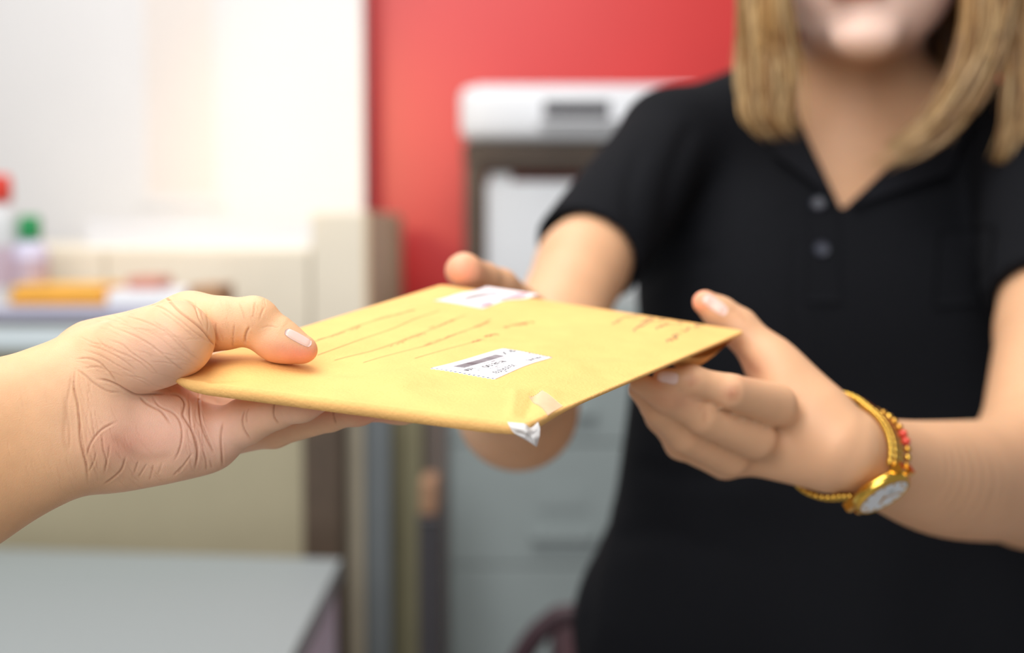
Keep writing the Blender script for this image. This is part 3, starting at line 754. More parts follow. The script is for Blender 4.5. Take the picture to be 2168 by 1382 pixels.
# ------------------------------------------------------------------ the giving hand
def under(s, t, r, z=None):
    """centre of a finger joint of radius r (m) that just touches the underside of the envelope"""
    return env_bot(np.array(s), np.array(t), r + .0003)
def chain(pts, k=.004):
    """pts: (xyz, r_m)"""
    return [Cone(a[0], b[0], a[1], b[1], k) for a, b in zip(pts[:-1], pts[1:])]
def J(u, v, z, r): return (P(u, v, z), px(r, z))
hand_core = (
    [Cone(P(-420, 1062, .545), P(-100, 913, .553), px(128, .55), px(111, .553), .02),
     Cone(P(-420, 1200, .545), P(-100, 1052, .553), px(124, .55), px(108, .553), .02),
     Cone(P(-100, 913, .553), P(195, 798, .566), px(111, .553), px(102, .566), .02),
     Cone(P(-100, 1052, .553), P(215, 925, .566), px(108, .553), px(97, .566), .02)]
    + [Cone(P(205, 860, .580), P(440, 930, .585), px(95, .58), px(52, .585), .012),       # palm to little finger
       Cone(P(205, 850, .585), P(480, 885, .606), px(90, .585), px(55, .606), .014),
       Cone(P(210, 830, .590), P(500, 830, .625), px(85, .59), px(55, .625), .014),
       Cone(P(215, 810, .595), P(505, 775, .640), px(80, .595), px(52, .64), .014),
       Ell(P(300, 932, .575), (px(148, .57), px(98, .57), px(74, .57)), 4, .010),          # heel of the hand
       Ell(P(318, 893, .573), (px(118, .573), px(72, .573), px(68, .573)), 12, .012),
       Ell(P(225, 965, .575), (px(80, .57), px(62, .57), px(60, .57)), -10, .012),
       Ell(P(405, 962, .583), (px(62, .58), px(44, .58), px(44, .58)), -25, .006),
       Cone(P(215, 772, .585), P(405, 685, .574), px(96, .585), px(62, .574), .012),        # thumb metacarpal
       ])
thenar = node([Cone(P(243, 757, .562), P(372, 716, .548), px(78, .562), px(80, .548), .006), Ell(P(330, 742, .556), (px(118, .556), px(78, .556), px(70, .556)), -18, .006)], k=.0045)
thumb_tip_z = .567
thumb = node(chain([J(400, 688, .572, 60), J(470, 684, .567, 53), J(530, 682, .566, 50)], .004)
             + [Ell(P(545, 662, .567), (px(36, .567), px(30, .567), px(40, .567)), 20, .005)],
             [node(chain([J(553, 690, .567, 47), J(592, 718, .567, 42), J(640, 738, .567, 25)], .004)
                   + [Ell(P(600, 732, .566), (px(68, .566), px(31, .566), px(40, .566)), 12, .005)], k=.0030)], k=.008)
little = node(chain([J(455, 930, .584, 52), J(516, 893, .575, 47)], .004),
              [node(chain([J(522, 890, .5745, 50), J(584, 868, .568, 40)], .003), [node(chain([J(588, 867, .5675, 39), J(640, 856, .563, 34), J(684, 848, .560, 23)], .004), k=.0022)], k=.0025)], k=.009)
ring_f = node(chain([J(480, 905, .606, 55), J(575, 902, .600, 46)], .004),
              [node(chain([J(580, 901, .5995, 45), J(695, 875, .590, 39)], .003), [node(chain([J(700, 874, .5895, 38), J(760, 866, .584, 32), J(806, 864, .580, 21)], .004), k=.0022)], k=.003)], k=.009)
mid_tip, mid_r = under(.60, .42, px(26, .6)), px(26, .6)
middle = node(chain([J(500, 838, .626, 54), (under(.38, .37, px(46, .62)) + np.array([0, .006, 0]), px(46, .62)), (under(.52, .41, px(38, .61)), px(38, .61)), (mid_tip, mid_r)], .005), k=.009)
index = node(chain([J(503, 785, .642, 52), (under(.32, .47, px(45, .64)) + np.array([0, .008, 0]), px(45, .64)), (under(.50, .53, px(37, .64)), px(37, .64)), (under(.62, .56, px(26, .64)), px(26, .64))], .005), k=.009)
hand_tree = node(hand_core, [thenar, thumb, little, ring_f, middle, index])
fn_hand = lambda p, lo, hi: ev(hand_tree, p, lo, hi)
c4 = lambda *q: [(130 + a / 3.37, 640 + b / 3.37) for a, b in q]
c7 = lambda *q: [(380 + a / 6.775, 600 + b / 6.775) for a, b in q]
c8 = lambda *q: [(380 + a / 4.517, 800 + b / 4.517) for a, b in q]
CR = [
 (c4((100, 470), (90, 600), (115, 720), (130, 850), (135, 970), (155, 1070), (180, 1160), (190, 1290)), .75, 3.2),
 (c4((120, 690), (125, 800), (140, 900), (160, 1040), (175, 1120)), .5, 2.6),
 (c4((75, 500), (62, 600), (40, 740), (60, 950), (50, 1090)), .25, 4),
 (c4((20, 640), (30, 800), (20, 950), (45, 1080)), .2, 5),
 (c4((95, 405), (190, 400), (270, 430), (340, 500), (400, 580)), .45, 2.6),
 (c4((250, 545), (330, 560), (400, 590), (470, 630), (545, 660), (660, 655), (760, 650)), .8, 3.2),
 (c4((105, 475), (180, 530), (230, 575), (330, 632), (430, 645)), .45, 2.8),
 (c4((160, 470), (260, 460), (330, 490)), .3, 2.6),
 (c4((545, 665), (600, 715), (650, 745), (720, 785), (790, 880)), .6, 3.2),
 (c4((640, 660), (700, 740), (800, 790), (850, 860), (862, 960), (840, 1060), (800, 1140)), .5, 3),
 (c4((760, 655), (840, 665), (880, 720), (868, 800), (900, 860), (950, 950), (972, 1050), (965, 1130), (950, 1200)), .8, 3.2),
 (c4((980, 620), (985, 750), (1000, 880), (1040, 980), (1085, 1065)), .5, 2.8),
 (c4((915, 760), (922, 860), (940, 900)), .4, 2.8),
 (c4((1150, 850), (1138, 960), (1145, 1080), (1150, 1175)), .7, 2.8),
 (c4((400, 848), (300, 900), (240, 960), (200, 1030), (185, 1100)), .55, 2.8),
 (c4((288, 930), (298, 1040), (322, 1130), (308, 1220)), .5, 2.6),
 (c4((210, 770), (225, 880), (237, 960)), .3, 2.4),
 (c4((345, 1010), (335, 1090), (315, 1180)), .35, 2.6),
 (c4((250, 1060), (235, 1130), (195, 1210)), .4, 2.6),
 (c4((460, 1095), (430, 1190), (370, 1250), (300, 1300)), .5, 3),
 (c4((550, 1130), (520, 1220)), .35, 2.6), (c4((610, 1150), (550, 1250)), .35, 2.6), (c4((660, 1150), (630, 1270)), .35, 2.6),
 (c4((720, 1140), (690, 1230)), .25, 2.6), (c4((860, 1170), (800, 1235)), .4, 2.6), (c4((935, 1075), (860, 1180), (830, 1220)), .4, 2.6),
 (c4((1010, 1050), (1032, 1130), (1035, 1200)), .4, 2.6), (c4((1060, 1120), (1075, 1180)), .3, 2.4),
 (c4((340, 940), (440, 1010), (560, 1100), (700, 1110), (800, 1070)), .22, 10),
 (c4((370, 175), (480, 220), (600, 280), (720, 370), (830, 460), (890, 490)), .32, 2.3),
 (c4((240, 240), (330, 330), (450, 370), (560, 430), (660, 520)), .25, 2.4),
 (c4((600, 10), (720, 40), (850, 130), (960, 220), (1050, 280)), .35, 2.4),
 (c4((450, 95), (600, 140), (740, 210), (870, 330), (1000, 420)), .3, 2.3),
 (c4((640, 130), (760, 200), (850, 280), (930, 360)), .25, 2.2),
 (c4((330, 265), (430, 300), (500, 360), (620, 440), (700, 520)), .3, 2.3),
 (c4((180, 300), (300, 340), (420, 400), (540, 490)), .3, 2.3), (c4((160, 340), (280, 380), (400, 450), (500, 500)), .3, 2.3),
 (c4((200, 290), (320, 310), (470, 390)), .25, 2.2), (c4((520, 180), (680, 240), (820, 350), (960, 440)), .2, 2.2),
 (c4((120, 240), (250, 300), (380, 340)), .18, 2.2), (c4((700, 60), (830, 150), (980, 280)), .25, 2.2),
 (c7((520, 560), (520, 680), (550, 860)), .4, 2.4), (c7((790, 570), (770, 750), (760, 920)), .45, 2.4),
 (c7((1005, 615), (960, 700), (940, 780), (938, 860)), 1.1, 3.0),
 (c7((1090, 250), (1070, 400), (1045, 500)), .3, 2.6), (c7((1225, 330), (1180, 420), (1150, 520)), .3, 2.6), (c7((850, 270), (910, 430), (935, 530)), .3, 2.4),
 (c7((-400, 60), (-180, 220), (0, 400), (180, 540), (330, 670), (450, 820), (530, 900)), .8, 3.0),
 (c7((60, 230), (210, 320), (280, 500), (360, 660)), .4, 2.6), (c7((370, 400), (410, 560), (400, 720)), .3, 2.4),
 (c7((1160, 640), (1290, 610), (1420, 640)), .2, 2.6),
 (c8((622, 305), (600, 400), (620, 490), (685, 590)), .65, 2.6), (c8((665, 285), (640, 350), (645, 440)), .4, 2.2),
 (c8((922, 185), (900, 300), (910, 380), (955, 440)), .65, 2.6), (c8((1468, 250), (1475, 360), (1500, 445)), .6, 2.6),
 (c8((190, 120), (190, 260), (215, 420), (300, 640), (330, 720)), .45, 2.6), (c8((100, 200), (105, 420), (165, 700), (160, 850)), .4, 2.6),
]
# many faint skin lines following the main ones
cr_r = random.Random(9)
def fine(a, b, spread, n, length, bend, dep=.13, sg=2.0):
    a, b = np.array(a, float), np.array(b, float); d = b - a; d /= np.linalg.norm(d); e = np.array([-d[1], d[0]])
    for _ in range(n):
        c = a + (b - a) * cr_r.random() + e * cr_r.uniform(-spread, spread); L = length * cr_r.uniform(.5, 1.2); t = cr_r.uniform(-.16, .16)
        dd = d * math.cos(t) + e * math.sin(t); CR.append(([c - dd * L / 2, c + e * bend * cr_r.uniform(.3, 1), c + dd * L / 2], dep * cr_r.uniform(.6, 1.3), sg))
fine((200, 715), (430, 780), 70, 46, 70, -6); fine((175, 790), (210, 1000), 16, 22, 50, 3, .16); fine((260, 960), (330, 1020), 50, 16, 40, 3); fine((230, 870), (300, 1000), 40, 14, 40, 4)
fine((400, 850), (420, 980), 28, 20, 44, 5, .16); fine((450, 640), (470, 735), 40, 16, 34, 2, .14); fine((535, 640), (548, 690), 30, 12, 24, 2, .14); fine((60, 840), (110, 1040), 70, 24, 40, 3, .08)
lo, hi = bounds(hand_tree)
v, f, n = polygonise(fn_hand, lo, hi, .00047, 1)
print('hand verts', len(v), time.time() - T0)
# broad folds of flesh where the palm bunches, then the creases
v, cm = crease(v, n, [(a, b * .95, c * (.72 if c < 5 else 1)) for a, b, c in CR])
uv = project(v)
def gauss(cx, cy, rx, ry): return np.exp(-((uv[:, 0] - cx) / rx) ** 2 - ((uv[:, 1] - cy) / ry) ** 2)
lin = lambda r, g, b: np.array(srgb(r, g, b)[:3])
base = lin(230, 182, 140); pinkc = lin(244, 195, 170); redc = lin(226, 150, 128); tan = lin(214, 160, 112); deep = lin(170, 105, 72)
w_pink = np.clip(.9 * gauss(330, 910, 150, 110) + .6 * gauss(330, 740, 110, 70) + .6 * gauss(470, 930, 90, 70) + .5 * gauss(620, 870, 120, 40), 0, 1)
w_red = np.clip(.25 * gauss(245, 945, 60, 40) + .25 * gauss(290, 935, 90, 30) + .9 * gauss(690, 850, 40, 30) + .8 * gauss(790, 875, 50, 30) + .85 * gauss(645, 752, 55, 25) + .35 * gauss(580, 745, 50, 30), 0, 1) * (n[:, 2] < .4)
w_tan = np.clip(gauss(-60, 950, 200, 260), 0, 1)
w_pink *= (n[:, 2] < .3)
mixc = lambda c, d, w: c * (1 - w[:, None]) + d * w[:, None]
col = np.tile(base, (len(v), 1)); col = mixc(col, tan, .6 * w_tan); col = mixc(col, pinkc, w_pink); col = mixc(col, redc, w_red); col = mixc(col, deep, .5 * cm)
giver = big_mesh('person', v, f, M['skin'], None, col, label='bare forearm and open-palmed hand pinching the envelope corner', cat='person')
# thumbnail
def nail(parent, fn, center, along, half_len, half_w, lift, material, rows=14, cols=12, name='nail'):
    """plate around a pixel; along = pixel direction of the finger, half sizes in px, measured on the surface"""
    d = np.array(along, float); d /= np.linalg.norm(d); e = np.array([-d[1], d[0]]); uvs = []
    for a in np.linspace(-1, 1, rows):
        for b in np.linspace(-1, 1, cols):
            hw = half_w * (1 - .25 * max(0, a) ** 3 - .3 * max(0, -a) ** 4)
            uvs.append(np.array(center) + d * a * half_len * math.sqrt(max(0, 1 - .18 * b * b)) + e * b * hw)
    p, nn = raymarch(fn, uvs); g = p.reshape(rows, cols, 3); nn = nn.reshape(rows, cols, 3)
    A = np.linspace(-1, 1, rows)[:, None]; Bq = np.linspace(-1, 1, cols)[None]
    edge = np.clip(1 - np.maximum(np.abs(A), np.abs(Bq)) ** 6, 0, 1)
    t = g + nn * (lift * (.15 + .85 * edge))[..., None]; b_ = g - nn * .0006
    idx = np.arange(rows * cols).reshape(rows, cols); fc_ = np.stack([idx[:-1, :-1], idx[1:, :-1], idx[1:, 1:], idx[:-1, 1:]], -1).reshape(-1, 4)
    rg = np.concatenate([idx[:, 0], idx[-1, 1:], idx[::-1, -1][1:], idx[0, ::-1][1:-1]]); m = rows * cols
    sd = np.array([[rg[(i + 1) % len(rg)], rg[i], rg[i] + m, rg[(i + 1) % len(rg)] + m] for i in range(len(rg))])
    return mesh_obj(name, np.concatenate([t.reshape(-1, 3), b_.reshape(-1, 3)]), np.concatenate([fc_[:, ::-1], fc_ + m, sd]), material, parent, True)
nail(giver, fn_hand, (631, 715), (50, 27), 31, 9.5, .0006, M['nail'], name='thumbnail')
sl = catmull([(-.262, .078, .547), (-.33, .115, .545), (-.46, .18, .52), (-.58, .20, .36), (-.64, .08, .16), (-.66, -.02, .06)], 30)
sv, sf = tube_geo(sl, np.linspace(.046, .066, 30), 28); rip = np.repeat(1 + .03 * np.sin(np.arange(30) * 1.7), 28)[:, None]
cen_ = np.repeat(sl, 28, 0); sv = cen_ + (np.array(sv) - cen_) * rip
mesh_obj('sleeve', sv, sf, mat('pale_sleeve', srgb(196, 200, 208), .85, noise=.06, nscale=120), giver, True, label='pushed-up pale sleeve')
print('giver', time.time() - T0)

# ------------------------------------------------------------------ the receiving woman
def soft(pts, n, k=.01):
    g = catmull(np.array(pts, float), n); return [Cone(P(*a[:3]), P(*b[:3]), px(a[3], a[2]), px(b[3], b[2]), k * .35) for a, b in zip(g[:-1], g[1:])]
# her left hand (wears the watch)
l_thumb = node(chain([J(1722, 868, .700, 58), J(1628, 762, .712, 48), J(1564, 694, .718, 40)], .006), [node(chain([J(1562, 692, .718, 39), J(1525, 664, .718, 34), J(1492, 640, .716, 26)], .004), k=.004)], k=.014)
l_index = node(chain([J(1642, 856, .678, 46), J(1548, 829, .655, 37)], .004), [node(chain([J(1546, 828, .657, 36), J(1465, 806, .651, 30), J(1402, 799, .648, 20)], .004), k=.002)], k=.0105)
l_middle = node(chain([J(1600, 928, .682, 45), J(1488, 882, .660, 38)], .004), [node(chain([J(1486, 879, .660, 37), J(1410, 838, .650, 31), J(1354, 812, .646, 22)], .004), k=.002)], k=.0105)
l_ring = node(chain([J(1548, 966, .692, 42), J(1450, 922, .672, 36)], .004), [node(chain([J(1448, 920, .672, 36), J(1392, 866, .660, 30), J(1352, 826, .655, 22)], .004), k=.002)], k=.0105)
l_little = node(chain([J(1530, 978, .712, 34), J(1440, 940, .700, 30), J(1396, 885, .690, 26), J(1362, 842, .685, 19)], .004), k=.010)
left_arm = node(
    [Cone(P(1775, 932, .692), P(1655, 852, .700), px(70, .692), px(42, .70), .012), Cone(P(1765, 955, .695), P(1610, 922, .704), px(74, .695), px(42, .704), .012),
     Cone(P(1745, 975, .705), P(1560, 960, .710), px(62, .705), px(40, .71), .012), Cone(P(1740, 900, .700), P(1660, 810, .706), px(58, .70), px(50, .706), .012)]
    + soft([(1785, 948, .695, 88), (1880, 984, .73, 98), (2010, 1014, .80, 124), (2190, 1016, .93, 132)], 26, .0006)
    + cones([(2190, 1005, .93, 124), (2222, 700, 1.03, 106)], .03) + cones([(2222, 700, 1.03, 106), (2185, 330, 1.19, 78)], .01),
    [l_thumb, l_index, l_middle, l_ring, l_little] + [node([Ell(P(u_, v_, z_), (px(40, z_), px(30, z_), .009), 15)], k=.014) for u_, v_, z_ in ((1645, 868, .6785), (1598, 938, .685), (1542, 976, .697))], k=.02)
# her right hand: thumb on the far corner, fingers under the sheet
r_thumb = node(chain([J(1125, 668, .815, 46), J(1062, 602, .786, 30), J(1030, 588, .775, 30)], .005), [node(chain([J(1026, 586, .774, 30), J(982, 573, .758, 35), J(976, 574, .756, 31)], .004), k=.003)], k=.014)
r_kids = [r_thumb]
for a, (s_, t_) in zip(((1062, 676, .805), (1070, 705, .805), (1080, 735, .81), (1095, 762, .815)), ((.12, .80), (.2, .74), (.29, .71), (.37, .72))):
    tip = under(s_, t_, .0075); root = P(*a); m = (root * .5 + tip * .5) + np.array([0, .012, 0])
    r_kids.append(node(chain([(root, .0105), (m, .0092), (tip, .0070)], .005), k=.010))
right_arm = node(cones([(1415, 300, 1.235, 68), (1232, 565, 1.09, 94), (1100, 868, .985, 108)], .01) + cones([(1092, 870, .975, 112), (1110, 780, .90, 98), (1118, 730, .85, 76)], .025)
                 + [Cone(P(1118, 730, .85), P(1068, 690, .81), px(72, .85), px(44, .81), .012), Cone(P(1120, 740, .85), P(1090, 750, .82), px(70, .85), px(42, .82), .012)], r_kids, k=.02)
head = node([Ell(P(1838, -215, 1.205), (.077, .108, .094), k=.03), Ell(P(1836, -45, 1.160), (.0665, .0645, .062), k=.03), Ell(P(1829, 82, 1.120), (.026, .018, .020), k=.02), Ell(P(1832, -110, 1.168), (.069, .070, .058), k=.03),
             Ell(P(1745, -70, 1.13), (.026, .028, .022), k=.02), Ell(P(1905, -70, 1.145), (.026, .028, .022), k=.02),
             Ell(P(1740, -165, 1.104), (.019, .010, .012), k=.012, sub=True), Ell(P(1902, -165, 1.108), (.019, .010, .012), k=.012, sub=True),
             Cone(P(1816, -175, 1.120), P(1808, -95, 1.103), .006, .0085, .012), Ell(P(1808, -86, 1.104), (.0155, .0065, .008), k=.006),
             Ell(P(1814, -15, 1.1010), (.024, .0050, .006), k=.005), Ell(P(1814, -40, 1.1005), (.023, .0045, .006), k=.005),
             Cone(P(1836, 30, 1.225), P(1808, 330, 1.265), px(118, 1.225), px(128, 1.265), .03)], k=.03)
torso = [Ell(P(1795, 470, 1.285), (.150, .16, .088), k=.04), Cone(P(1600, 560, 1.275), P(1600, 950, 1.245), px(185, 1.275), px(175, 1.245), .04), Cone(P(1980, 560, 1.275), P(1980, 950, 1.245), px(185, 1.275), px(175, 1.245), .04),
         Cone(P(1790, 560, 1.26), P(1790, 1250, 1.23), px(200, 1.26), px(200, 1.23), .04), Cone(P(1600, 950, 1.245), P(1570, 1300, 1.23), px(175, 1.245), px(190, 1.23), .04), Cone(P(1980, 950, 1.245), P(2010, 1300, 1.23), px(175, 1.245), px(190, 1.23), .04),
         Cone(P(1720, 215, 1.28), P(1430, 300, 1.235), px(70, 1.28), px(82, 1.235), .04), Cone(P(1890, 215, 1.28), P(2165, 305, 1.215), px(70, 1.28), px(82, 1.215), .04)]
body_tree = node(torso, [head, left_arm, right_arm])
fn_body = lambda p, lo, hi: ev(body_tree, p, lo, hi)
lo, hi = bounds(body_tree)
v, f, n = polygonise(fn_body, lo, hi, .0023)
print('woman verts', len(v), time.time() - T0)
uv = project(v)
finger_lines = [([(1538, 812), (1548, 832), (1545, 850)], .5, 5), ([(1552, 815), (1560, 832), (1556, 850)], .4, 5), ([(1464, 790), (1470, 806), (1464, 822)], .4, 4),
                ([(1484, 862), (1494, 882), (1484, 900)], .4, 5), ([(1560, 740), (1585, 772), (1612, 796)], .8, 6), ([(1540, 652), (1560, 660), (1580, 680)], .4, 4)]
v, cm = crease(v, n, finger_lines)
base = lin(217, 168, 130); face = lin(240, 205, 188)
z = v[:, 2]
w_face = np.clip((130 - uv[:, 1]) / 60, 0, 1) * (z > 1.0)
w_tip = np.clip(1.0 * gauss(1478, 632, 30, 26) + .9 * gauss(975, 575, 40, 34) + .5 * gauss(1395, 800, 22, 20), 0, 1) * (z < .85)
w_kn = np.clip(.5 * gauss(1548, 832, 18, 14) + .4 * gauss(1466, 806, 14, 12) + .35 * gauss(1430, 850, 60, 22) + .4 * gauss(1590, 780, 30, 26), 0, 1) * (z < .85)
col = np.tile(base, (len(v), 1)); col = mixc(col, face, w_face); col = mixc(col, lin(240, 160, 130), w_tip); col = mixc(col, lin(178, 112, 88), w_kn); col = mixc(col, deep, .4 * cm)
woman = big_mesh('person', v, f, M['skin_far'], None, col, label='fair-haired woman in a black polo shirt taking the envelope with both hands', cat='person')
nail(woman, fn_body, (1514, 645), (52, 38), 30, 12, .0005, M['nail'], name='thumbnail')
nail(woman, fn_body, (1414, 800), (-46, -4), 22, 13, .0005, M['nail'], name='fingernail')
nail(woman, fn_body, (1814, -13), (1, 0), 58, 8, .0004, M['lip'], name='lower_lip'); nail(woman, fn_body, (1814, -38), (1, 0), 56, 6, .0004, M['lip'], name='upper_lip')
for u in (1740, 1902):
    nail(woman, fn_body, (u, -164), (1, 0), 34, 11, .0010, M['eye'], name='eye', cols=14); nail(woman, fn_body, (u, -164), (1, 0), 11, 11, .0020, M['iris'], name='iris')
    nail(woman, fn_body, (u, -177), (1, 0), 38, 3, .0018, M['brow'], name='eyelid'); nail(woman, fn_body, (u, -214), (1, 0), 44, 6, .0010, M['brow'], name='eyebrow')

# ---- polo shirt
shirt_t = node([Ell(P(1795, 500, 1.285), (.168, .165, .104), k=.04)]
               + [Cone(P(a, 560, 1.268), P(a, 950, 1.24), px(212, 1.268), px(200, 1.24), .05) for a in (1562, 2020)]
               + [Cone(P(1562, 900, 1.24), P(1482, 1330, 1.235), px(205, 1.24), px(238, 1.235), .05), Cone(P(2020, 900, 1.24), P(2100, 1330, 1.235), px(205, 1.24), px(238, 1.235), .05),
                  Cone(P(1482, 1330, 1.235), P(1480, 1750, 1.235), px(238, 1.235), px(238, 1.235), .05), Cone(P(2100, 1330, 1.235), P(2100, 1750, 1.235), px(238, 1.235), px(238, 1.235), .05),
                  Cone(P(1790, 560, 1.248), P(1790, 1750, 1.215), px(235, 1.248), px(270, 1.215), .05),
                  Ell(P(1655, 660, 1.195), (.072, .075, .052), k=.05), Ell(P(1925, 660, 1.195), (.072, .075, .052), k=.05),
                  Cone(P(1715, 205, 1.275), P(1425, 298, 1.232), px(96, 1.275), px(104, 1.232), .04), Cone(P(1890, 205, 1.275), P(2170, 305, 1.205), px(96, 1.275), px(106, 1.205), .04)])
sl_l = Cone(P(1420, 298, 1.225), P(1205, 592, 1.085), px(106, 1.225), px(124, 1.085), .03); sl_r = Cone(P(2178, 305, 1.195), P(2232, 720, 1.02), px(118, 1.195), px(136, 1.02), .03)
cutL = (P(1238, 545, 1.11), (sl_l.d / np.linalg.norm(sl_l.d))); cutR = (P(2226, 640, 1.05), (sl_r.d / np.linalg.norm(sl_r.d)))
hemz = from_world([0, 1.2, .86])
def fn_shirt(p, lo, hi):
    d = ev(shirt_t, p, lo, hi)
    for sl, (c, ax) in ((sl_l, cutL), (sl_r, cutR)): d = smin(d, np.maximum(sl(p), (p - c) @ ax), .018)
    d = np.maximum(d, -(ev(body_tree, p, lo, hi) - .0018))
    u = p[:, 0] / p[:, 2] * FPX + CX; w = p[:, 1] / p[:, 2] * FPX + CY; sc = p[:, 2] / FPX
    def side(a, b):   # signed px distance to the line a-b, positive on its right-hand side looking from a to b
        a, b = np.array(a, float), np.array(b, float); t = (b - a) / np.linalg.norm(b - a)
        return (u - a[0]) * -t[1] + (w - a[1]) * t[0]
    vcut = np.maximum(-side((1782, 446), (1690, 250)), side((1782, 446), (1985, 255))) * sc
    vcut = np.maximum(vcut, p[:, 2] - 1.27)
    d = np.maximum(d, -vcut)
    wz = CAM_H + p @ np.array([0, -CP, -SP])
    return np.maximum(d, .74 - wz)
lo, hi = bounds(shirt_t); lo = np.minimum(lo, sl_l.lo); hi = np.maximum(hi, sl_r.hi)
v, f, n = polygonise(fn_shirt, lo, hi, .0034, newton=1)
print('shirt verts', len(v), time.time() - T0)
uv = project(v)
folds = [([(1345, 620), (1420, 560), (1520, 540)], 3, 22), ([(1350, 700), (1450, 690), (1560, 720)], 2.5, 24), ([(1360, 830), (1470, 860), (1600, 840)], 2.5, 26), ([(1330, 980), (1450, 1010), (1620, 990)], 3, 28),
         ([(1470, 250), (1420, 380), (1400, 520)], 3, 20), ([(1360, 300), (1330, 420), (1350, 540)], 2, 18), ([(1280, 1150), (1400, 1130), (1560, 1180)], 2.5, 30), ([(2110, 480), (2060, 560), (2040, 640)], 3, 16), ([(1290, 1060), (1255, 1200), (1240, 1370)], 4, 16),
         ([(1690, 470), (1685, 640), (1700, 760)], 1.5, 14)]
v, _ = crease(v, n, folds, .2)
shirt = big_mesh('polo_shirt', v, f, M['shirt'], woman, label='short-sleeved black cotton polo shirt')
def panel(name, poly_px, mat_, parent, lift=.004, th=.0025, nu=18, nv=14, fn=fn_shirt, puff=0.0):
    """cloth panel laid over the body: quad of pixel corners, its points found on the surface below"""
    c = np.array(poly_px, float); u, w = np.meshgrid(np.linspace(0, 1, nu), np.linspace(0, 1, nv), indexing='ij'); u, w = u[..., None], w[..., None]
    g = ((1 - u) * (1 - w) * c[0] + u * (1 - w) * c[1] + u * w * c[2] + (1 - u) * w * c[3]).reshape(-1, 2)
    solid = lambda p, a, b: np.minimum(fn(p, a, b), ev(body_tree, p, a, b))
    p, q = raymarch(solid, g); p = p + q * (lift + puff * (np.sin(np.pi * u) * np.sin(np.pi * w)).reshape(-1, 1)) ; b_ = p - q * th; m = nu * nv
    idx = np.arange(m).reshape(nu, nv); fc_ = np.stack([idx[:-1, :-1], idx[1:, :-1], idx[1:, 1:], idx[:-1, 1:]], -1).reshape(-1, 4)
    rg = np.concatenate([idx[:, 0], idx[-1, 1:], idx[::-1, -1][1:], idx[0, ::-1][1:-1]])
    sd = np.array([[rg[(i + 1) % len(rg)], rg[i], rg[i] + m, rg[(i + 1) % len(rg)] + m] for i in range(len(rg))])
    return mesh_obj(name, np.concatenate([p, b_]), np.concatenate([fc_[:, ::-1], fc_ + m, sd]), mat_, parent, True)
M['collar'] = mat('black_collar', srgb(23, 24, 29), .85, noise=.1, nscale=300, bump=.3, bscale=900, spec=.12)
panel('collar', [(1640, 225), (1682, 258), (1762, 430), (1640, 335)], M['collar'], shirt, .007, .004)
panel('collar', [(1998, 254), (2075, 266), (1998, 378), (1800, 446)], M['collar'], shirt, .007, .004)
panel('placket', [(1712, 430), (1772, 448), (1776, 640), (1704, 640)], M['shirt'], shirt, .0025, .002)
for c in ((1731, 436), (1738, 530)):
    p, q = raymarch(fn_shirt, [c]); p = p[0] + q[0] * .003; z_ = q[0]; x_ = np.cross(z_, [0, 1, 0]); x_ /= np.linalg.norm(x_); y_ = np.cross(z_, x_)
    b_ = MB(); r = .0062; b_.lathe((0, 0, 0), [(r * .9, -.001), (r, 0), (r, .0012), (r * .9, .002), (r * .7, .0013), (r * .68, .0013)], 20)
    pv = np.array(b_.v); mesh_obj('button', p + pv[:, :1] * x_ + pv[:, 1:2] * y_ + pv[:, 2:] * z_, b_.f, M['button'], shirt, False)
panel('chest_pocket', [(1985, 490), (2110, 480), (2100, 640), (1975, 650)], M['shirt'], shirt, .0022, .002)
# ---- trousers and shoes below the frame
hipc = from_world([.285, 1.27, .86])
fw = lambda x, y, z_: from_world([x, y, z_])
tr = node([Ell(fw(.285, 1.28, .88), (.17, .11, .105), k=.04)] + [c for sx in (-.085, .085) for c in (Cone(fw(.285 + sx, 1.28, .84), fw(.285 + sx * 1.05, 1.27, .48), .088, .062, .04), Cone(fw(.285 + sx * 1.05, 1.27, .48), fw(.285 + sx * 1.1, 1.29, .09), .062, .050, .02))])
lo, hi = bounds(tr); v, f, n = polygonise(lambda p, a, b: ev(tr, p, a, b), lo, hi, .006, 1)
big_mesh('trousers', v, f, mat('dark_trousers', srgb(30, 30, 36), .85, noise=.1, nscale=200), woman)
for sx in (-.094, .094):
    sh = node([Cone(fw(.285 + sx, 1.30, .045), fw(.285 + sx * 1.15, 1.13, .034), .042, .034, .01), Cone(fw(.285 + sx, 1.30, .06), fw(.285 + sx, 1.29, .11), .042, .045, .02)])
    lo, hi = bounds(sh); v, f, n = polygonise(lambda p, a, b: np.maximum(ev(sh, p, a, b), .001 - (CAM_H + p @ np.array([0, -CP, -SP]))), lo, hi, .005, 1)
    big_mesh('shoe', v, f, mat('shoe_leather', srgb(24, 22, 22), .4), woman)
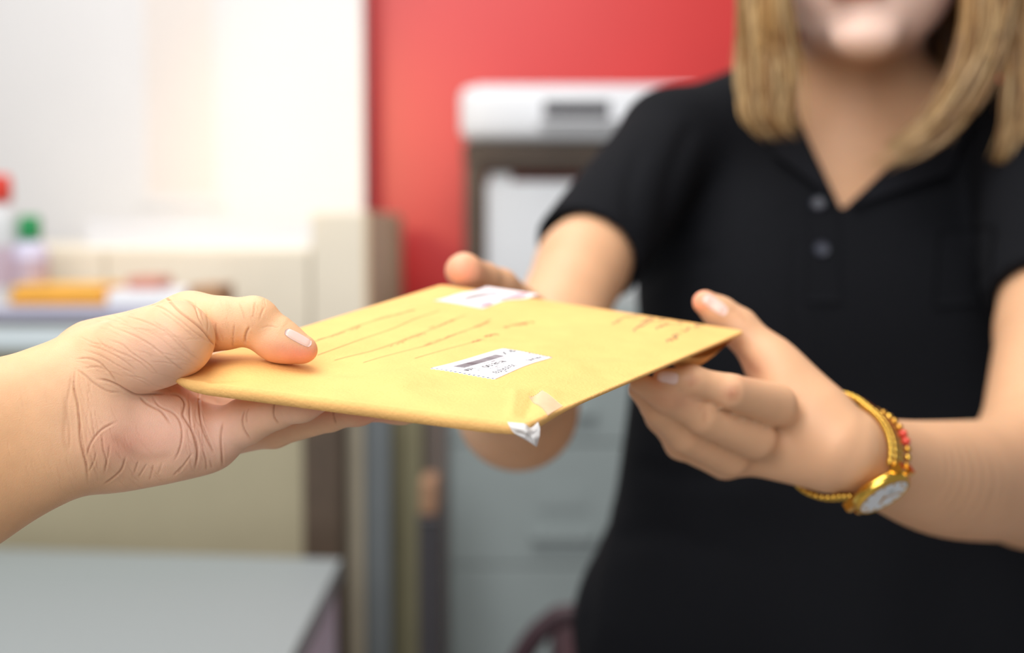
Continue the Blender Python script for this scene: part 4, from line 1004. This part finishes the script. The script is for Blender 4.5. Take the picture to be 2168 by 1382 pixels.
# ---- hair: many tapered locks in one object
hv, hf, hc = [], [], []
def lock(pts, r0, colr, n=5, m=20):
    g = catmull(pts, m); t = np.linspace(0, 1, m); rad = r0 * (.55 + .6 * np.sin(np.pi * np.clip(t * .9 + .05, 0, 1))) * np.clip((1 - t) * 5, .08, 1)
    a, b = tube_geo(g, rad, n, .55); k = len(hv); hv.extend(a); hf.extend([[i + k for i in q] for q in b]); hc.extend([colr] * len(a))
hr = random.Random(5)
def family(guide_a, guide_b, count, r0, jit, tones, zj=.008):
    ga, gb = np.array(guide_a, float), np.array(guide_b, float)
    for i in range(count):
        w = hr.random(); g = ga * (1 - w) + gb * w; g = g.copy(); ph = hr.uniform(0, 6.3); amp = hr.uniform(.3, 1)
        end = 1 - .26 * hr.random() ** 1.6
        cut = catmull(g, 40); cut = cut[:max(6, int(40 * end))][::4 if False else 5]
        for j in range(len(cut)):
            kf = j / len(cut); cut[j, 0] += (hr.gauss(0, jit) * .5 + jit * 1.3 * amp * math.sin(ph + 2.2 * kf)) * (.3 + kf); cut[j, 1] += hr.gauss(0, jit * .3)
            cut[j, 2] += hr.gauss(0, zj) * .5
        c = np.array(hr.choice(tones)) * hr.uniform(.68, 1.04)
        lock([P(*q) for q in cut], r0 * hr.uniform(.6, 1.25), np.array([*c]))
blond = [lin(176, 134, 82), lin(160, 118, 70), lin(196, 158, 104), lin(138, 100, 60), lin(206, 172, 122)]
dark = [lin(92, 66, 44), lin(74, 54, 38), lin(110, 80, 50)]
top_ = (1825, -505, 1.20)
family([top_, (1690, -430, 1.10), (1600, -250, 1.085), (1572, -60, 1.10), (1568, 100, 1.115), (1572, 220, 1.12), (1600, 280, 1.12), (1660, 292, 1.118)],
       [top_, (1740, -400, 1.085), (1668, -250, 1.075), (1650, -60, 1.09), (1672, 80, 1.105), (1672, 200, 1.115), (1680, 262, 1.115), (1712, 285, 1.115)], 520, .0019, 7, blond)
family([top_, (1680, -400, 1.19), (1590, -200, 1.19), (1580, 20, 1.20), (1585, 160, 1.19), (1610, 250, 1.175)],
       [top_, (1700, -380, 1.25), (1680, -180, 1.26), (1690, 20, 1.26), (1680, 130, 1.25), (1680, 230, 1.20)], 200, .0036, 8, dark + blond[1:2])
family([top_, (1930, -420, 1.085), (2020, -230, 1.085), (2035, -60, 1.10), (2040, 80, 1.11), (1985, 210, 1.115), (1905, 290, 1.12), (1830, 335, 1.125)],
       [top_, (1980, -440, 1.10), (2090, -260, 1.10), (2125, -60, 1.11), (2120, 110, 1.115), (2060, 230, 1.12), (1950, 310, 1.125), (1800, 372, 1.135)], 520, .0019, 8, blond)
family([top_, (1990, -430, 1.12), (2110, -250, 1.11), (2110, -40, 1.12), (2130, 150, 1.125), (2120, 290, 1.12), (2085, 410, 1.125)],
       [top_, (2000, -420, 1.16), (2150, -250, 1.14), (2190, -40, 1.15), (2200, 180, 1.14), (2180, 320, 1.13), (2130, 430, 1.13)], 480, .0020, 10, blond)
family([top_, (1980, -400, 1.20), (2060, -200, 1.20), (2080, 20, 1.20), (2075, 150, 1.19), (2040, 260, 1.17)],
       [top_, (1960, -380, 1.26), (1975, -180, 1.26), (1965, 20, 1.27), (1968, 130, 1.27), (1975, 260, 1.25)], 260, .0036, 8, dark + blond[1:2])
family([top_, (1700, -420, 1.27), (1640, -200, 1.315), (1650, 20, 1.33), (1660, 200, 1.33)], [top_, (1980, -420, 1.27), (2040, -200, 1.315), (2030, 20, 1.33), (2020, 200, 1.33)], 130, .0055, 8, dark + blond)
family([top_, (1940, -420, 1.085), (2030, -230, 1.083), (2060, -60, 1.095), (2060, 100, 1.105), (1990, 240, 1.105), (1880, 335, 1.112), (1735, 392, 1.125)],
       [top_, (1980, -440, 1.10), (2100, -260, 1.10), (2140, -60, 1.105), (2110, 130, 1.105), (2010, 280, 1.105), (1900, 350, 1.115), (1780, 380, 1.13)], 70, .0011, 16, blond)
family([top_, (1690, -430, 1.10), (1590, -250, 1.085), (1558, -60, 1.10), (1555, 100, 1.115), (1560, 240, 1.11), (1600, 300, 1.11), (1690, 318, 1.112)],
       [top_, (1740, -400, 1.085), (1668, -250, 1.07), (1655, -60, 1.085), (1690, 100, 1.10), (1690, 220, 1.105), (1700, 275, 1.108), (1750, 300, 1.115)], 60, .0011, 14, blond)
hair = mesh_obj('hair', np.array(hv), hf, M['hair'], woman, True, False, label='shoulder-length light brown hair with blond streaks', kind='stuff')
a = hair.data.color_attributes.new('tint', 'FLOAT_COLOR', 'POINT'); a.data.foreach_set('color', np.concatenate([np.array(hc), np.ones((len(hc), 1))], 1).astype(np.float32).ravel())
# scalp cap under the locks
cap = node([Ell(P(1840, -255, 1.222), (.086, .112, .098), k=.01), Ell(P(1815, -130, 1.06), (.062, .10, .10), k=.02, sub=True)])
lo, hi = bounds(cap); v, f, n = polygonise(lambda p, a_, b: ev(cap, p, a_, b), lo, hi, .004, 1)
big_mesh('hair_cap', v, f, M['hair'], woman, np.tile(lin(110, 80, 50), (len(v), 1)))
print('woman', time.time() - T0)

# ------------------------------------------------------------------ watch and bracelet on the wrist
wc = P(1790, 952, .703); ax = P(2010, 1014, .79) - P(1785, 948, .695); ax /= np.linalg.norm(ax)
up = np.array([.25, -1.0, -.1]); up -= ax * (up @ ax); up /= np.linalg.norm(up); nr = np.cross(ax, up)
if nr[2] > 0: nr = -nr                                    # nr points to the camera
def skin_radius(th, shift):
    d = up * math.cos(th) + nr * math.sin(th); lo_, hi_ = .004, .06; c = wc + ax * shift
    rr = np.linspace(.004, .06, 113); f_ = ev(left_arm, c + rr[:, None] * d); i_ = np.nonzero(f_ > 0)[0]
    return rr[i_[0]] if len(i_) else .026
_TH = np.linspace(0, 2 * np.pi, 73)[:-1]
def prof(shift):
    r = np.minimum(np.array([skin_radius(t_, shift) for t_ in _TH]), .029); F = np.fft.rfft(r); F[4:] = 0; return np.minimum(np.fft.irfft(F, len(r)), .0275)
R_W = np.maximum(prof(-.004), np.maximum(prof(0.0), prof(.004))) + .0016; R_B = np.maximum(prof(.0085), prof(.0125)) + .0014
def wring(th, shift=0.0, grow=0.0):
    """th=0 top of the wrist, 90 deg towards the camera"""
    tab = R_B if shift > .006 else R_W; x_ = (th % (2 * math.pi)) / (2 * math.pi) * 72; i_ = int(x_) % 72; r_ = tab[i_] * (1 - x_ + int(x_)) + tab[(i_ + 1) % 72] * (x_ - int(x_)) + grow
    return wc + ax * shift + (up * math.cos(th) + nr * math.sin(th)) * r_
watch = empty('wristwatch', to_world(wring(math.pi)), label='gold bracelet wristwatch with white round dial on the wrist', cat='watch')
TH_C = math.radians(118)
def wframe(th):
    p = wring(th); e = 1e-3; t = wring(th + e) - wring(th - e); t /= np.linalg.norm(t); o = np.cross(t, ax)
    if o @ (p - wc) < 0: o = -o
    return p, t, o
DBG = [(d, project(wring(math.radians(d))).round().tolist()) for d in range(0, 360, 30)]
band = empty('band', (0, 0, 0)); band.parent = watch
def link_mesh():
    b = MB(); 
    b.box(-.0017, .0017, -.0068, -.0029, -.0011, .0011, .0006); b.box(-.0017, .0017, -.0026, .0026, -.0012, .0014, .0007); b.box(-.0017, .0017, .0029, .0068, -.0011, .0011, .0006)
    me = bpy.data.meshes.new('link'); me.from_pydata(b.v, [], b.f); me.materials.append(M['gold']); smooth(me); return me
LM = link_mesh(); NL = 44
wo = np.array(watch.location)
for i in range(NL):
    th = TH_C + math.radians(28) + (2 * math.pi - math.radians(56)) * (i + .5) / NL
    p, t, o = wframe(th); R = np.stack([t, ax, o], -1)     # columns
    Rw = RCW @ R; m4 = Matrix(np.block([[Rw, (to_world(p) - wo)[:, None]], [np.zeros((1, 3)), np.ones((1, 1))]]).tolist())
    l = bpy.data.objects.new('link', LM); COL.objects.link(l); l.parent = band; l.matrix_local = m4
p, t, o = wframe(TH_C); cc = p + o * .0015
def wlathe(name, prof, material, parent, n=48, c=cc):
    b = MB().lathe((0, 0, 0), prof, n); q = np.array(b.v)
    return mesh_obj(name, c + q[:, :1] * t + q[:, 1:2] * ax + q[:, 2:] * o, b.f, material, parent, False)
case = wlathe('case', [(.0120, -.003), (.0142, -.0018), (.0150, 0), (.0150, .0020), (.0143, .0034), (.0128, .0040), (.0126, .0030)], M['gold'], watch)
smooth(case.data)
dial = wlathe('dial', [(.0128, .0028), (.0128, .0034), (.0127, .0035)], M['dial'], watch)
def wbox(name, x0, x1, y0, y1, z0, z1, ang, material, parent):
    b = MB().box(x0, x1, y0, y1, z0, z1); q = np.array(b.v); c, s = math.cos(ang), math.sin(ang)
    X = q[:, :1] * c - q[:, 1:2] * s; Y = q[:, :1] * s + q[:, 1:2] * c
    return mesh_obj(name, cc + X * t + Y * ax + q[:, 2:] * o, b.f, material, parent)
for k in range(12): wbox('hour_marker', .0098, .0115, -.0003, .0003, .0036, .0039, k * math.pi / 6, M['gold_dark'], dial)
wbox('hour_hand', -.001, .006, -.0004, .0004, .0037, .0040, .6, M['gold_dark'], dial); wbox('minute_hand', -.001, .009, -.0003, .0003, .0041, .0043, 2.3, M['gold_dark'], dial)
wbox('calendar_dial', -.006, -.003, -.0015, .0015, .0036, .0037, 0, mat('dial_grey', srgb(190, 200, 205), .4), dial)
for sg in (-1, 1):
    for sa in (-.0048, .0048): wbox('lug', min(sg * .0115, sg * .0175), max(sg * .0115, sg * .0175), sa - .0022, sa + .0022, -.0035, .0008, 0, M['gold'], watch)
b = MB().lathe((0, 0, 0), [(.0016, .0), (.002, .0005), (.002, .0025), (.0014, .003)], 16); q = np.array(b.v)
mesh_obj('crown', cc + (q[:, 2:] + .0148) * ax + q[:, :1] * t + (q[:, 1:2] + .0005) * o, b.f, M['gold'], watch)
# beaded bracelet just above the watch
brace = empty('bracelet', to_world(wring(math.pi, .0115)), label='gold bead bracelet with red bead beside the wristwatch', cat='bracelet')
def bead(th, r, material, name):
    c = wring(th, .0118, .0002); b = MB().lathe((0, 0, 0), [(max(1e-5, r * math.sin(a)), -r * math.cos(a)) for a in np.linspace(0.02, math.pi - .02, 8)], 10)
    mesh_obj(name, c + np.array(b.v), b.f, material, brace, True)
for i in range(42):
    th = 2 * math.pi * i / 42; red = i in (6, 7)
    bead(th, .0022 if red else .0019, M['red_bead'] if red else (M['gold_dark'] if i % 3 else M['gold']), 'bead')
print('watch', time.time() - T0)
